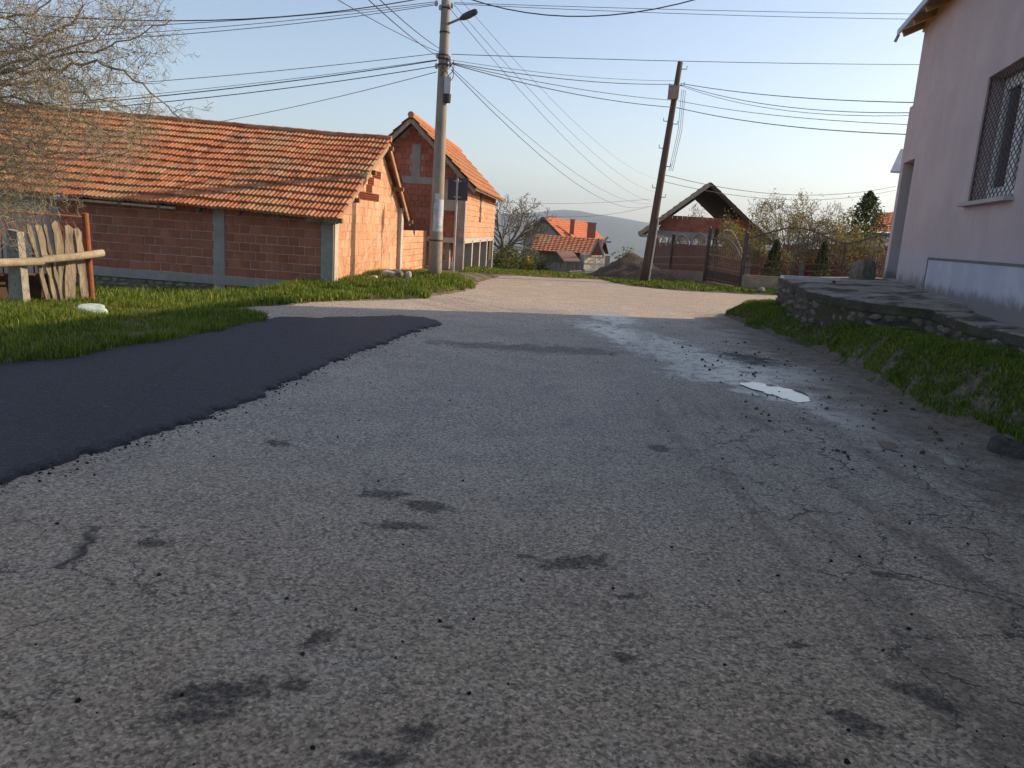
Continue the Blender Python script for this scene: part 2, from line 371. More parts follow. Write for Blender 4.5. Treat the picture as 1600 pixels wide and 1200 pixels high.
# ------------------------------------------------------------------ fresh black asphalt strip
t = NT('fresh_asphalt')
g1 = t.noise(42, 6, .8); g2 = t.voro(110, 'F1'); g3 = t.noise(3, 4, .6)
c = t.ramp(g1, [(.34, (.008, .008, .011)), (.5, (.024, .024, .032)), (.62, (.07, .07, .085)), (.75, (.16, .155, .17))])
c = t.mix(t.math('MULTIPLY', t.step(t.noise(9, 4, .6), .66, .74), .5), c, (.12, .12, .12))
c = t.mix(t.math('MULTIPLY', t.step(g3, .45, .75), .4), c, (.04, .038, .04))
fl = t.n('ShaderNodeSeparateColor'); t.put(fl.inputs[0], t.voro(75, 'F1', None, 'Color')); c = t.mix(t.math('MULTIPLY', t.step(fl.outputs[0], .94, .99), .45), c, (.15, .145, .155))
PATCH_MAT = t.finish(c, t.math('ADD', .5, t.math('MULTIPLY', g1, .35)), t.bump(t.math('SUBTRACT', g1, t.math('MULTIPLY', g2, .6)), 1., .012), 0, .5)
edge = [on_z(*p)[:2] for p in [(690, 508), (655, 518), (620, 530), (585, 545), (520, 570), (480, 585), (445, 603), (400, 625), (355, 640), (300, 660), (200, 690), (100, 722), (0, 755)]]
outline = [tuple(e) for e in edge]+[(-3.6, 1.5), (-4.6, -3), (-5.3, 2), (-5.2, 6.6), (-4.5, 8.6), (-4.15, 10.1), (-3.9, 11.4), (-3.75, 11.95), (-3.2, 12.15), (-2.6, 12.6), (-1.95, 13.1), (-1.45, 13.0), (-1.2, 12.6)]
pts = []
for i in range(len(outline)):
    a = np.array(outline[i]); b = np.array(outline[(i+1) % len(outline)]); k = max(1, int(np.linalg.norm(b-a)/.045))
    for j in range(k): pts.append(a+(b-a)*j/k)
pts = np.array(pts)
nrm = np.roll(pts, -1, 0)-np.roll(pts, 1, 0); nrm = np.stack([nrm[:, 1], -nrm[:, 0]], 1); nrm /= np.linalg.norm(nrm, axis=1)[:, None]+1e-9
area = np.sum(pts[:, 0]*np.roll(pts[:, 1], -1)-np.roll(pts[:, 0], -1)*pts[:, 1]); sgn = 1 if area > 0 else -1
for _ in range(4): nrm = (np.roll(nrm, 1, 0)+nrm+np.roll(nrm, -1, 0))/3
rg = .10*(vnoise(pts[:, 0]*5, pts[:, 1]*5, 11)-.5)+.07*(vnoise(pts[:, 0]*16, pts[:, 1]*16, 12)-.5)+.05*(vnoise(pts[:, 0]*38, pts[:, 1]*38, 14)-.5)
pts = pts+nrm*rg[:, None]*sgn
bm = bmesh.new(); rings = []
for ins, zz in ((0., .0), (.03, .022), (.085, .036)):
    q = pts-nrm*sgn*ins; hz = road_z(q[:, 0], q[:, 1])+zz+(.012*(vnoise(q[:, 0]*14, q[:, 1]*14, 13)-.5) if zz else 0)
    rings.append([bm.verts.new((q[i, 0], q[i, 1], hz[i]-(.02 if zz == 0 else 0))) for i in range(len(q))])
n = len(pts)
for r in range(2):
    for i in range(n):
        bm.faces.new((rings[r][i], rings[r][(i+1) % n], rings[r+1][(i+1) % n], rings[r+1][i]))
bm.edges.ensure_lookup_table()
ring_edges = [bm.edges.get((rings[2][i], rings[2][(i+1) % n])) for i in range(n)]
bmesh.ops.triangle_fill(bm, use_beauty=True, edges=ring_edges)
bmesh.ops.recalc_face_normals(bm, faces=bm.faces)
for f in bm.faces: f.smooth = True
me = bpy.data.meshes.new('asphalt_patch'); bm.to_mesh(me); bm.free()
patch = tag(link('asphalt_patch', me, PATCH_MAT), kind='structure')

# ------------------------------------------------------------------ puddle
t = NT('still_water'); PUD_MAT = t.finish((.03, .028, .025), .03, t.bump(t.noise(6, 2), .01, .01), 0, 1.)
pud = [(1158, 600), (1172, 598), (1200, 602), (1225, 608), (1248, 613), (1262, 621), (1268, 627), (1254, 630), (1236, 628), (1222, 622), (1205, 618), (1186, 611), (1168, 605)]
def puddle(name, pix, z=.012):
    P = []
    for i in range(len(pix)):
        a = np.array(on_z(*pix[i])[:2]); b = np.array(on_z(*pix[(i+1) % len(pix)])[:2])
        for j in range(6):
            p = a+(b-a)*j/6; p = p+.11*(np.array([vnoise(p[0]*11, p[1]*11, 21), vnoise(p[0]*11, p[1]*11, 22)])-.5); P.append(p)
    zz = max(float(road_z(*p)) for p in P)+.003
    m_ = MB(); m_.add([(p[0], p[1], zz) for p in P], [tuple(range(len(P)))])
    return tag(m_.build(name, PUD_MAT), kind='structure')
puddle('puddle', pud)
puddle('puddle', [(1368, 688), (1390, 690), (1408, 700), (1400, 706), (1382, 700)])

# ------------------------------------------------------------------ far hills
t = NT('wooded_hills'); h1 = t.noise(.004, 6, .65); h2 = t.noise(.03, 4, .7)
HILL_MAT = t.finish(t.mix(.5, t.ramp(h1, [(.35, (.05, .07, .035)), (.65, (.11, .11, .06))]), t.ramp(h2, [(.3, (.03, .045, .025)), (.7, (.12, .12, .07))])), .95, None, 0, .1)
hb = MB(); hb.smooth = True; NX, NY = 90, 14
def hill_top(x):   # height of the skyline above the camera as seen from it, metres at 4 km
    e = 42+52*math.exp(-((x-230)/330)**2)+14*math.exp(-((x-560)/200)**2)+22*math.exp(-((x+900)/700)**2)+20*math.exp(-((x-2200)/900)**2)
    return e+9*float(vnoise(x*.006, 0., 31))+5*float(vnoise(x*.02, 0., 32))
for j in range(NY):
    for i in range(NX):
        x = -3600+7200*i/(NX-1); v = j/(NY-1); y = 2500+2400*v
        prof = math.sin(min(1., v*1.5)*math.pi/2)
        hb.v.append((x, y, -75+(hill_top(x*4000/y)+75)*prof+14*(float(vnoise(x*.004, y*.004, 33))-.5)*prof))
for j in range(NY-1):
    for i in range(NX-1):
        a = j*NX+i; hb.f.append((a, a+1, a+1+NX, a+NX)); hb.t.append(.5)
tag(hb.build('hills', HILL_MAT), kind='structure')
# ------------------------------------------------------------------ shared building materials and pieces
MORTAR = simple('mortar', (.44, .36, .29), (.54, .45, .37), 6, .95, .3, 60)
CONCRETE = simple('cast_concrete', (.27, .26, .235), (.39, .375, .34), 3, .9, .35, 30, dirt=((.16, .15, .13), 1.5, .58, .75))
CONCRETE_LT = simple('pale_concrete', (.40, .37, .32), (.52, .48, .42), 2, .9, .3, 30, dirt=((.25, .23, .2), 1.2, .6, .8))
TIMBER = simple('old_timber', (.13, .095, .065), (.24, .18, .125), 3, .9, .5, 30, stretch=(1, 1, .2))
TIMBER_GREY = simple('weathered_boards', (.27, .225, .16), (.43, .37, .27), 3, .9, .6, 25, stretch=(3, 3, .35), rand=.2)
DARK_WOOD = simple('dark_wood', (.05, .038, .03), (.10, .075, .055), 3, .85, .4, 30)
BRICK_STOPS = [(0, (.33, .115, .07)), (.3, (.37, .13, .08)), (.6, (.40, .145, .09)), (.85, (.43, .165, .105)), (1, (.35, .14, .095))]
BRICK = tint_mat('hollow_brick', BRICK_STOPS, .9, 'rand', dirt=((.33, .25, .2), 3, .66, .82), bump=.35, bscale=35)
BRICK_J = tint_mat('hollow_brick_small', BRICK_STOPS, .9, 'tint', dirt=((.40, .28, .2), 2, .62, .8), bump=.35, bscale=35)
BRICK_PALE = tint_mat('pale_hollow_brick', [(0, (.56, .27, .15)), (.5, (.61, .315, .185)), (1, (.65, .36, .22))], .9, 'tint', dirt=((.66, .47, .33), 1.6, .5, .75), bump=.35, bscale=35)
TILE_STOPS = [(0, (.36, .125, .06)), (.2, (.42, .15, .07)), (.5, (.47, .175, .08)), (.8, (.51, .20, .095)), (.93, (.53, .24, .125)), (1, (.40, .20, .115))]
def tile_mat(name, by):
    t = NT(name); f = t.rand() if by == 'rand' else t.tint(); P = t.pos()
    col = t.ramp(f, TILE_STOPS)
    lichen = t.math('ADD', t.noise(.55, 5, .6), t.math('MULTIPLY', t.math('SUBTRACT', f, .5), .12))
    col = t.mix(t.math('MULTIPLY', t.step(lichen, .46, .66), .62), col, (.36, .235, .125))
    col = t.mix(t.math('MULTIPLY', t.step(t.noise(1.3, 6, .7), .56, .72), .6), col, (.055, .042, .034))
    col = t.mix(.4, col, t.mix(1., col, t.ramp(t.noise(22, 4, .65), [(.3, .45), (.7, 1.4)]), 'MULTIPLY'))
    return t.finish(col, .85, t.bump(t.noise(45, 4, .6), .3, .008), 0, .3)
TILE = tile_mat('roof_tile', 'rand'); TILE_J = tile_mat('roof_tile_small', 'tint')
t = NT('clean_orange_tile'); f = t.tint()
TILE_ORANGE = t.finish(t.mix(.4, t.ramp(f, [(0, (.45, .13, .06)), (1, (.58, .19, .085))]), t.ramp(t.noise(1.5, 4), [(.3, (.40, .12, .06)), (.7, (.60, .22, .11))])), .8, None, 0, .3)

def brick_mesh(L, H, D, seed):
    r = random.Random(seed); bm = bmesh.new(); bmesh.ops.create_cube(bm, size=1)
    for v in bm.verts:
        v.co.x *= L; v.co.y *= D; v.co.z *= H
        v.co.x += r.uniform(-.004, .004); v.co.z += r.uniform(-.004, .004)
    bmesh.ops.bevel(bm, geom=list(bm.edges), offset=.006, segments=1, affect='EDGES')
    me = bpy.data.meshes.new('brick'); bm.to_mesh(me); bm.free(); return me
def rock_mesh(name, seed, mat, sub=2, jag=.25, flat=1., pw=.75):
    r = np.random.default_rng(seed); bm = bmesh.new(); bmesh.ops.create_icosphere(bm, subdivisions=sub, radius=.5)
    a = r.uniform(-1, 1, (3, 3)); ph = r.uniform(0, 6, 3)
    for v in bm.verts:
        p = np.array(v.co); k = 1+jag*sum(math.sin(float(a[i]@p)*6+ph[i]) for i in range(3))/3
        p = np.sign(p)*np.abs(p)**pw*.62; v.co = p*k; v.co.z *= flat
    me = bpy.data.meshes.new(name); bm.to_mesh(me); bm.free(); me.materials.append(mat); return me

def bil(A, B, C, D, s, t):  # A-B eave, D-C ridge
    return (A*(1-s)+B*s)*(1-t)+(D*(1-s)+C*s)*t
def tile_profile(w, ribs, k=4):
    xs = np.linspace(0, w, ribs*k+1); return xs, .5-.5*np.cos(xs/w*ribs*2*math.pi)
def tile_geom(mb, origin, ux, us, un, w, L, amp, ribs, thick, tint, k=4):
    """one ribbed roof tile: origin lower left, ux across, us up the slope, un outwards"""
    xs, hs = tile_profile(w, ribs, k); o = len(mb.v)
    for row, (d, lift) in enumerate(((0, .05), (0, .05-thick), (L, 0.))):
        for x, h in zip(xs, hs):
            p = origin+ux*x+us*d+un*(lift+(amp*h)); mb.v.append((float(p[0]), float(p[1]), float(p[2])))
    m_ = len(xs)
    for i in range(m_-1):
        mb.f.append((o+i, o+i+1, o+2*m_+i+1, o+2*m_+i)); mb.t.append(tint)
        mb.f.append((o+m_+i, o+m_+i+1, o+i+1, o+i)); mb.t.append(tint)
def tiled_slope(A, B, C, D, courses, tw, amp=.02, ribs=2, skip=None, seed=1, jit=1., k=4):
    """joined tiles over the slope A-B (eave) D-C (ridge); returns the builder and the list of single-tile frames"""
    A, B, C, D = (np.array(q, float) for q in (A, B, C, D)); r = random.Random(seed)
    mb = MB(); frames = []; cols = max(1, int(round(np.linalg.norm(B-A)/tw)))
    for c in range(courses):
        t0, t1 = c/courses, min(1., (c+1.22)/courses)
        for i in range(cols):
            s0, s1 = i/cols, (i+1)/cols
            a = bil(A, B, C, D, s0, t0); b = bil(A, B, C, D, s1, t0); d = bil(A, B, C, D, s0, t1)
            ux = b-a; w = np.linalg.norm(ux); ux = ux/w; us = d-a; L = np.linalg.norm(us); us = us/L
            un = np.cross(ux, us); un /= np.linalg.norm(un)
            if un[2] < 0: un = -un
            a = a+us*r.uniform(-.012, .012)*jit+un*r.uniform(-.006, .008)*jit; tint = r.random()
            if skip and skip(c, i, cols): frames.append((a, ux, us, un, w, L, tint)); continue
            tile_geom(mb, a, ux, us, un, w, L, amp, ribs, .06, tint, k)
    return mb, frames

# ================================================================== brick shed on the left
g_vp = ray(940, HOR_Y+HOR_S*140); GV = g_vp[:2]/np.linalg.norm(g_vp[:2]); GV = np.array([GV[0], GV[1], 0]); GU = np.array([-GV[1], GV[0], 0])  # GV along the gable, GU along the long wall to the left
GZ = np.array([0, 0, 1.]); SH0 = np.array([*on_y(518, 446, 17.9)[:2], 0.])
def sh(u, v, z): return SH0+GU*u+GV*v+GZ*z
shed = thing('brick_shed', sh(0, 0, 0), 'long low shed of red hollow brick with weathered clay tile roof', 'shed')
DEP, RV, BW = 5.95, 3.75, 6.75       # depth, ridge position, length of the brick wall
FR = (-GU, GV, GZ)
wb = MB(); wb.box(sh(BW/2, .095, .86), (BW, .2, 1.6), FR); wb.build('wall', MORTAR, shed)
bricks = [brick_mesh(.248, .188, .12, i) for i in range(4)]
for b_ in bricks: b_.materials.append(BRICK)
half = brick_mesh(.118, .188, .12, 9); half.materials.append(BRICK)
rotz = math.atan2(-GU[1], -GU[0]); rr = random.Random(3)
COLS_U = [(2.58, 2.86)]
for row in range(8):
    u = .27+(.13 if row % 2 else 0)
    if row % 2: place('brick', half, shed, sh(.325, .045, .08+.2*row+.1), (0, 0, rotz))
    while u < BW-.1:
        uc = u+.125
        ua, ub = u, u+.25
        for c0, c1 in ((2.58, 2.86), (BW-.03, 99)):      # cut bricks against the columns
            if ua < c1 and ub > c0:
                if ua < c0-.05: ub = c0-.01
                elif ub > c1+.05: ua = c1+.01
                else: ua = ub
        if ub-ua > .04:
            place('brick', bricks[rr.randrange(4)], shed, sh((ua+ub)/2, .045+rr.uniform(-.005, .005), .08+.2*row+.1+rr.uniform(-.003, .003)), (0, rr.uniform(-.008, .008), rotz), ((ub-ua)/.25, 1, 1))
        u += .262
for uc, w in ((2.72, .27), (.11, .29)):
    p_ = MB(); p_.box(sh(uc, .10, .66), (w, .26, 1.92), FR); p_.build('concrete_column', CONCRETE, shed)
p_ = MB(); p_.box(sh(BW+.12, .09, .68), (.3, .26, 1.85), FR); p_.build('concrete_column', CONCRETE, shed)
p_ = MB(); p_.box(sh(BW/2, .09, -.03), (BW, .27, .2), FR); p_.build('concrete_band', CONCRETE, shed)
# field stone footing
STONE = simple('field_stone', (.20, .165, .115), (.36, .30, .21), 5, .95, .6, 22, .02, rand=.25)
stones = [rock_mesh('stone', 40+i, STONE, 2, .3) for i in range(5)]
f_ = MB(); f_.box(sh(BW/2+1.3, .12, -.45), (BW-2.2, .22, .64), FR); f_.build('footing', simple('footing_mortar', (.14, .115, .085), (.22, .18, .13), 6), shed)
for row in range(4):
    u = 2.95+rr.uniform(0, .1)
    while u < BW+.1:
        w = rr.uniform(.17, .36); h = rr.uniform(.10, .15)
        place('stone', stones[rr.randrange(5)], shed, sh(u+w/2, .03+rr.uniform(-.02, .02), -.20-row*.125+rr.uniform(-.015, .015)), (rr.uniform(-.1, .1), rr.uniform(-.12, .12), rotz), (w*1.02, .16, h*1.08))
        u += w*.97
# plastered part further left
PLASTER = simple('grey_plaster', (.36, .33, .29), (.50, .46, .40), 1.5, .95, .3, 25, dirt=((.24, .2, .16), .8, .55, .75))
p_ = MB(); p_.box(sh(BW+3.3, .14, .62), (6.1, .2, 2.3), FR); p_.build('plastered_wall', PLASTER, shed)
# gable wall (sunny side): shape then joined bricks
EZ0, EZ1, RZ = 1.62, 2.0, 3.55
def gab_top(v): return EZ0+(RZ-EZ0)*v/RV if v < RV else RZ+(EZ1-RZ)*(v-RV)/(DEP-RV)
gw = MB(); gw.prism([sh(.0, .24, -.1), sh(.0, DEP, -.1), sh(.0, DEP, EZ1), sh(.0, RV, RZ), sh(.0, .24, gab_top(.24))], GU*.2); gw.build('gable_wall', simple('pale_mortar', (.50, .40, .31), (.60, .50, .40), 6), shed)
gb = MB(); LAT = []
for row in range(17):
    z0 = .08+.2*row; v = .28+(.13 if row % 2 else 0)
    while v < DEP-.28:
        v1 = v+.252; top = min(gab_top(v), gab_top(v1))-.05
        if z0+.05 < top:
            lat = (row == 10 and 1.6 < v < 3.6) or (row in (11, 12) and 2.35 < v < 2.9) or (row == 13 and 2.9 < v < 3.5)
            zt = min(z0+.19, top)
            if not lat:
                gb.box(sh(.015-rr.uniform(0, .006), (v+v1)/2-.003, (z0+zt)/2), (.05, .246, zt-z0), FR, rr.random())
            else: LAT.append((v, z0))
        v += .256
gb.build('gable_bricks', BRICK_PALE, shed)['kind'] = 'stuff'
lt = MB()
LATTICE = simple('lattice_brick', (.30, .08, .045), (.38, .11, .06), 6, .9)
for v, z0 in LAT:      # bricks turned to show their cells: vents
    for i in range(4): lt.box(sh(.0, v+.01+.064*i+.02, z0+.095), (.06, .014, .19), FR)
    for j in range(4): lt.box(sh(.002, v+.125, z0+.01+.058*j), (.055, .25, .014), FR)
lt.build('vent_bricks', LATTICE, shed)['kind'] = 'stuff'
vb = MB()
for v, z0 in LAT: vb.box(sh(.012, v+.125, z0+.095), (.03, .25, .19), FR)
vb.build('vent_backing', DARK_WOOD, shed)
for v in (DEP-.13,):
    p_ = MB(); p_.box(sh(.0, v, 1.0), (.26, .26, 1.98), FR); p_.build('concrete_column', CONCRETE_LT, shed)
p_ = MB(); p_.box(sh(-.012, .13, .76), (.1, .25, 1.72), FR); p_.build('concrete_column', CONCRETE_LT, shed)
# roof: slope towards the camera (slightly sagging and warped) and the back slope
A_ = sh(-.28, -.38, 1.55); B_ = sh(12.2, -.38, 1.80); C_ = sh(12.2, RV, 4.12); D_ = sh(-.28, RV, 3.72)
class Sag:  # wavy old roof: shift heights along it
    pass
def sag(p):
    u = float(np.dot(np.array(p)-SH0, GU)); v = float(np.dot(np.array(p)-SH0, GV))
    return .05*(float(vnoise(u*.5, v*.6, 51))-.5)+.03*(float(vnoise(u*1.4, v*1.2, 52))-.5)
NC, TW = 13, .205
cols_n = int(round(np.linalg.norm(B_-A_)/TW))
mb, frames = tiled_slope(A_, B_, C_, D_, NC, TW, .034, 2, lambda c, i, n: i < 24 and c < 13, 5)
mb.v = [(x, y, z+sag((x, y, z))) for x, y, z in mb.v]
mb.build('roof_tiles', TILE_J, shed)['kind'] = 'stuff'
var = []
for i in range(5):
    q = MB(); r2 = random.Random(i)
    tile_geom(q, np.zeros(3), np.array([1., 0, 0]), np.array([0, 1., 0]), np.array([0, 0, 1.]), TW*.985, .44, .034+r2.uniform(-.002, .003), 2, .06, .5); me = q.mesh('tile'); me.materials.append(TILE); var.append(me)
for k, (a, ux, us, un, w, L, tint) in enumerate(frames[:300]):
    o = place('tile', var[k % 5], shed, (0, 0, 0)); a = a.copy(); a[2] += sag(a)
    M_ = Matrix.Identity(4); us2 = np.cross(un, ux)
    if np.dot(us2, us) < 0: ux = -ux; a = a-ux*w; us2 = np.cross(un, ux)
    for i in range(3): M_[i][0] = ux[i]; M_[i][1] = us2[i]; M_[i][2] = un[i]; M_[i][3] = a[i]
    o.matrix_basis = M_
    o.scale.y = L/.44
rest = MB()
for a, ux, us, un, w, L, tint in frames[300:]:
    a = a.copy(); a[2] += sag(a); tile_geom(rest, a, ux, us, un, w, L, .034, 2, .06, tint)
if rest.f: rest.build('roof_tiles', TILE_J, shed)['kind'] = 'stuff'
E_ = sh(-.30, DEP+.42, 1.62); F_ = sh(12.2, DEP+.42, 1.8)
mb, _ = tiled_slope(E_, F_, C_, D_, 8, .205, .022, 2, None, 6, 1.5, 2); mb.build('back_roof_tiles', TILE_J, shed)['kind'] = 'stuff'
rd = MB()
for i in range(34):
    u = -.28+.37*i
    pts_ = [sh(u, RV, 0), sh(u+.40, RV, 0)]
    for q, f in zip(pts_, ((u+.28)/12.48, (u+.68)/12.48)): q[2] = 3.72+.40*f+.02+sag(q)
    rd.tube(pts_, [.085, .10], 8, True, rr.random())
rd.build('ridge_tiles', TILE_J, shed)['kind'] = 'stuff'
for (v0, z0, v1, z1) in ((-.35, 1.50, RV, 3.60), (DEP+.4, 1.52, RV, 3.60)):   # barge boards under the verge
    p_ = MB(); p_.bar(sh(-.22, v0, z0), sh(-.22, v1, z1), .04, .12); p_.build('barge_board', simple('tan_board', (.30, .20, .12), (.42, .29, .18), 4, .9, stretch=(1, 1, .3)), shed)  # plain tan-brown board colour
for v, z in ((-.30, 1.52), (.9, 2.02), (2.2, 2.76), (RV, 3.50), (5.0, 2.5), (DEP+.3, 1.6)):
    p_ = MB(); p_.bar(sh(-.34, v, z), sh(.5, v, z), .11, .11); p_.build('purlin', TIMBER, shed)
p_ = MB(); p_.bar(sh(3.6, -.34, 1.565), sh(12, -.34, 1.72), .03, .05); p_.build('eave_board', TIMBER_GREY, shed)
for i in range(12):
    p_ = MB(); u = .2+i*.95; z = 1.50+.018*u; p_.bar(sh(u, -.36, z-.02), sh(u, .3, z+.30), .07, .09); p_.build('rafter', TIMBER, shed)
p_ = MB(); p_.box(sh(-.02, .02, 1.56), (.34, .2, .12), FR); p_.build('mortar_lump', CONCRETE_LT, shed)

# brick yard wall joining the shed and the house behind
yw = thing('yard_wall', sh(0, DEP, 0), 'waist-high wall of pale hollow bricks between shed gable and concrete pole', 'wall')
WL = 3.95
p_ = MB(); p_.box(sh(.13, DEP+WL/2, .55), (.18, WL, 1.36), FR); p_.build('core', MORTAR, yw)
gb = MB()
for row in range(7):
    v = DEP+.02+(.13 if row % 2 else 0)
    while v < DEP+WL-.2:
        if not (row == 6 and rr.random() < .12):
            gb.box(sh(.03, v+.125, -.06+.2*row+.095), (.05, .246, .188), FR, rr.random())
        v += .256
gb.build('bricks', BRICK_PALE, yw)['kind'] = 'stuff'

# ================================================================== tall narrow brick house behind
B0 = np.array([*on_y(722, 426, 27.5)[:2], 0.])            # right front foot
b_vp = ray(890, HOR_Y+HOR_S*90); BV = b_vp[:2]/np.linalg.norm(b_vp[:2]); BV = np.array([BV[0], BV[1], 0]); BU = np.array([-BV[1], BV[0], 0])
def bh(u, v, z): return B0+BU*u+BV*v+GZ*z
FB = (-BU, BV, GZ)
WID, LEN = 3.9, 11.0; RU = 1.95
def bz(px, py, u=0.):  # height on the front plane
    return on_plane(px, py, B0, BV)[2]
FLZ = bz(715, 372); RZ2 = bz(643, 186); EZ2 = bz(727, 284)
hs2 = thing('brick_house', bh(WID/2, 0, 0), 'tall unfinished house of bare red brick standing on pillars behind concrete pole', 'house')
fw = MB(); fw.prism([bh(0, .2, FLZ), bh(WID, .2, -.1), bh(WID, .2, EZ2), bh(RU, .2, RZ2-.1), bh(0, .2, EZ2)], BV*.2)
fw.build('front_wall', MORTAR, hs2)
def top2(u): return EZ2+(RZ2-.08-EZ2)*(u/RU if u < RU else (WID-u)/(WID-RU))
fb = MB(); row = 0; z = FLZ-1.0
while z < RZ2:
    u = .3+(.13 if row % 2 else 0)
    while u < WID-.05:
        top = min(top2(u), top2(u+.25))-.04; zt = min(z+.19, top); uc = u+.125
        band = bz(640, 285) < z+.1 < bz(640, 285)+.26; post = abs(uc-RU+.12) < .16 and z > bz(640, 285)+.1 and z < RZ2-1.0
        win = uc < .95 and bz(709, 312) < z+.1 < bz(709, 277)
        slab = uc < .85 and bz(709, 330) < z+.1 < bz(709, 312)
        pil = uc < .75 and z < FLZ
        if zt > z+.05 and not (band or post or win or slab or pil):
            fb.box(bh(uc, .18, (z+zt)/2), (.246, .06, zt-z), FB, rr.random())
        u += .256
    z += .2; row += 1
fb.build('front_bricks', BRICK_J, hs2)['kind'] = 'stuff'
p_ = MB(); p_.box(bh(WID/2+.4, .17, bz(640, 285)+.10), (WID-.8, .09, .24), FB); p_.build('concrete_band', CONCRETE, hs2)
p_ = MB(); p_.box(bh(RU-.12, .168, (bz(640, 285)+RZ2-1.0)/2+.2), (.3, .09, RZ2-1.0-bz(640, 285)), FB); p_.build('concrete_post', CONCRETE, hs2)
p_ = MB(); p_.box(bh(.15, .15, (FLZ+EZ2)/2-.55), (.30, .30, EZ2-FLZ+1.3), FB); p_.build('corner_column', CONCRETE, hs2)
p_ = MB(); p_.box(bh(.58, .15, bz(709, 321)), (.56, .05, bz(709, 313)-bz(709, 330)), FB); p_.build('parapet_panel', CONCRETE_LT, hs2)
# sunny long side
sw = MB(); sw.box(bh(.13, LEN/2, (FLZ+EZ2)/2), (.2, LEN, EZ2-FLZ), FB); sw.build('side_wall', MORTAR, hs2)
sb = MB(); z = FLZ+.02; row = 0
while z < EZ2-.1:
    v = .32+(.13 if row % 2 else 0)
    while v < LEN-.1:
        if not (4.3 < v+.12 < 4.95 and bz(727, 345)-.1 < z < bz(727, 345)+1.45):
            sb.box(bh(.03, v+.125, z+.095), (.05, .246, .188), FB, rr.random())
        v += .256
    z += .2; row += 1
sb.build('side_bricks', BRICK_PALE, hs2)['kind'] = 'stuff'
p_ = MB(); p_.box(bh(.05, 4.62, bz(727, 345)+.68), (.08, .5, 1.45), FB); w_ = p_.build('slit_window', DARK_WOOD, hs2)
sl = MB(); sl.box(bh(1.95, LEN/2, FLZ-.09), (WID, LEN, .18), FB); sl.build('floor_slab', CONCRETE_LT, hs2)
for v in (.15, 2.6, 5.2, 8.0, 10.8):
    p_ = MB(); p_.box(bh(.14, v, FLZ/2-.3), (.28, .28, FLZ+.42), FB); p_.build('pillar', CONCRETE_LT, hs2)
for v, w_ in ((3.5, 2.2), (7.0, 2.4)):
    p_ = MB(); p_.box(bh(1.6, v, FLZ/2-.1), (.15, w_, FLZ-.2), FB); p_.build('inner_wall', simple('inner_brick', (.33, .13, .08), (.42, .19, .12), 4, .9), hs2)
p_ = MB(); p_.box(bh(.65, .3, FLZ/2-.28), (.26, .26, FLZ+.4), FB); p_.build('pillar', CONCRETE, hs2)
p_ = MB(); p_.box(bh(.04, 9.6, .55), (.05, 1.1, .95), FB); p_.build('dark_panel', DARK_WOOD, hs2)
OV = .42
A_ = bh(-.38, -OV, EZ2-.22); B_ = bh(-.38, LEN+OV, EZ2-.22); C_ = bh(RU, LEN+OV, RZ2+.06); D_ = bh(RU, -OV, RZ2+.06)
mb, _ = tiled_slope(A_, B_, C_, D_, 8, .22, .025, 2, None, 8, 1., 3)
for i_ in range(len(mb.t)): mb.t[i_] = .35+.6*mb.t[i_]
mb.build('roof_tiles', TILE_J, hs2)['kind'] = 'stuff'
A_ = bh(WID+.38, -OV, EZ2-.22); B_ = bh(WID+.38, LEN+OV, EZ2-.22)
mb, _ = tiled_slope(A_, B_, C_, D_, 8, .22, .025, 2, None, 9, 1., 2); mb.build('roof_tiles', TILE_J, hs2)['kind'] = 'stuff'
for u0 in (-.36, WID+.36):
    p_ = MB(); p_.prism([bh(u0, -OV+.03, EZ2-.235), bh(u0, LEN+OV-.03, EZ2-.235), bh(RU, LEN+OV-.03, RZ2+.045), bh(RU, -OV+.03, RZ2+.045)], -GZ*.04); p_.build('roof_boarding', TIMBER, hs2)
p_ = MB(); p_.tube([bh(RU, -OV-.03, RZ2+.09), bh(RU, LEN+OV, RZ2+.09)], .11, 8); p_.build('ridge_tiles', TILE_J, hs2)
for u0 in (-.36, WID+.36):
    p_ = MB(); p_.bar(bh(u0, -OV+.08, EZ2-.33), bh(RU, -OV+.08, RZ2-.07), .05, .13); p_.build('barge_board', TIMBER_GREY, hs2)
for u0, z0 in ((-.25, EZ2-.24), (.85, (EZ2+RZ2)/2-.18), (RU, RZ2-.14), (3.05, (EZ2+RZ2)/2-.18), (WID+.25, EZ2-.24)):
    p_ = MB(); p_.bar(bh(u0, -OV+.1, z0), bh(u0, .5, z0), .12, .12); p_.build('purlin', TIMBER, hs2)
for i in range(8):
    p_ = MB(); v = .3+i*1.45; p_.bar(bh(-.33, v, EZ2-.26), bh(.4, v, EZ2+.42), .08, .1); p_.build('rafter', TIMBER, hs2)

# ================================================================== pink rendered house on the right
k_vp = ray(1121, HOR_Y+HOR_S*321); KW = k_vp[:2]/np.linalg.norm(k_vp[:2]); KW = np.array([KW[0], KW[1], 0]); KN = np.array([KW[1], -KW[0], 0])  # KN points into the house
K0 = on_z(1379, 438, 1.0); K0[2] = 0
def pk(s, d, z): return K0-KW*s+KN*d+GZ*z      # s towards the camera, d into the house
FK = (KN, -KW, GZ)
t = NT('pink_render'); sp = t.n('ShaderNodeSeparateXYZ'); t.put(sp.inputs[0], t.pos())
nn = t.noise(1.2, 6, .6); run = t.noise(1., 5, .65, t.vscale(t.pos(), (5, 5, .5)))
c = t.ramp(nn, [(.3, (.49, .385, .38)), (.7, (.59, .465, .455))])
c = t.mix(t.math('MULTIPLY', t.step(run, .5, .75), .35), c, (.38, .30, .30))
c = t.mix(t.math('MULTIPLY', t.step(t.noise(4, 6, .7), .62, .72), .25), c, (.64, .52, .50))
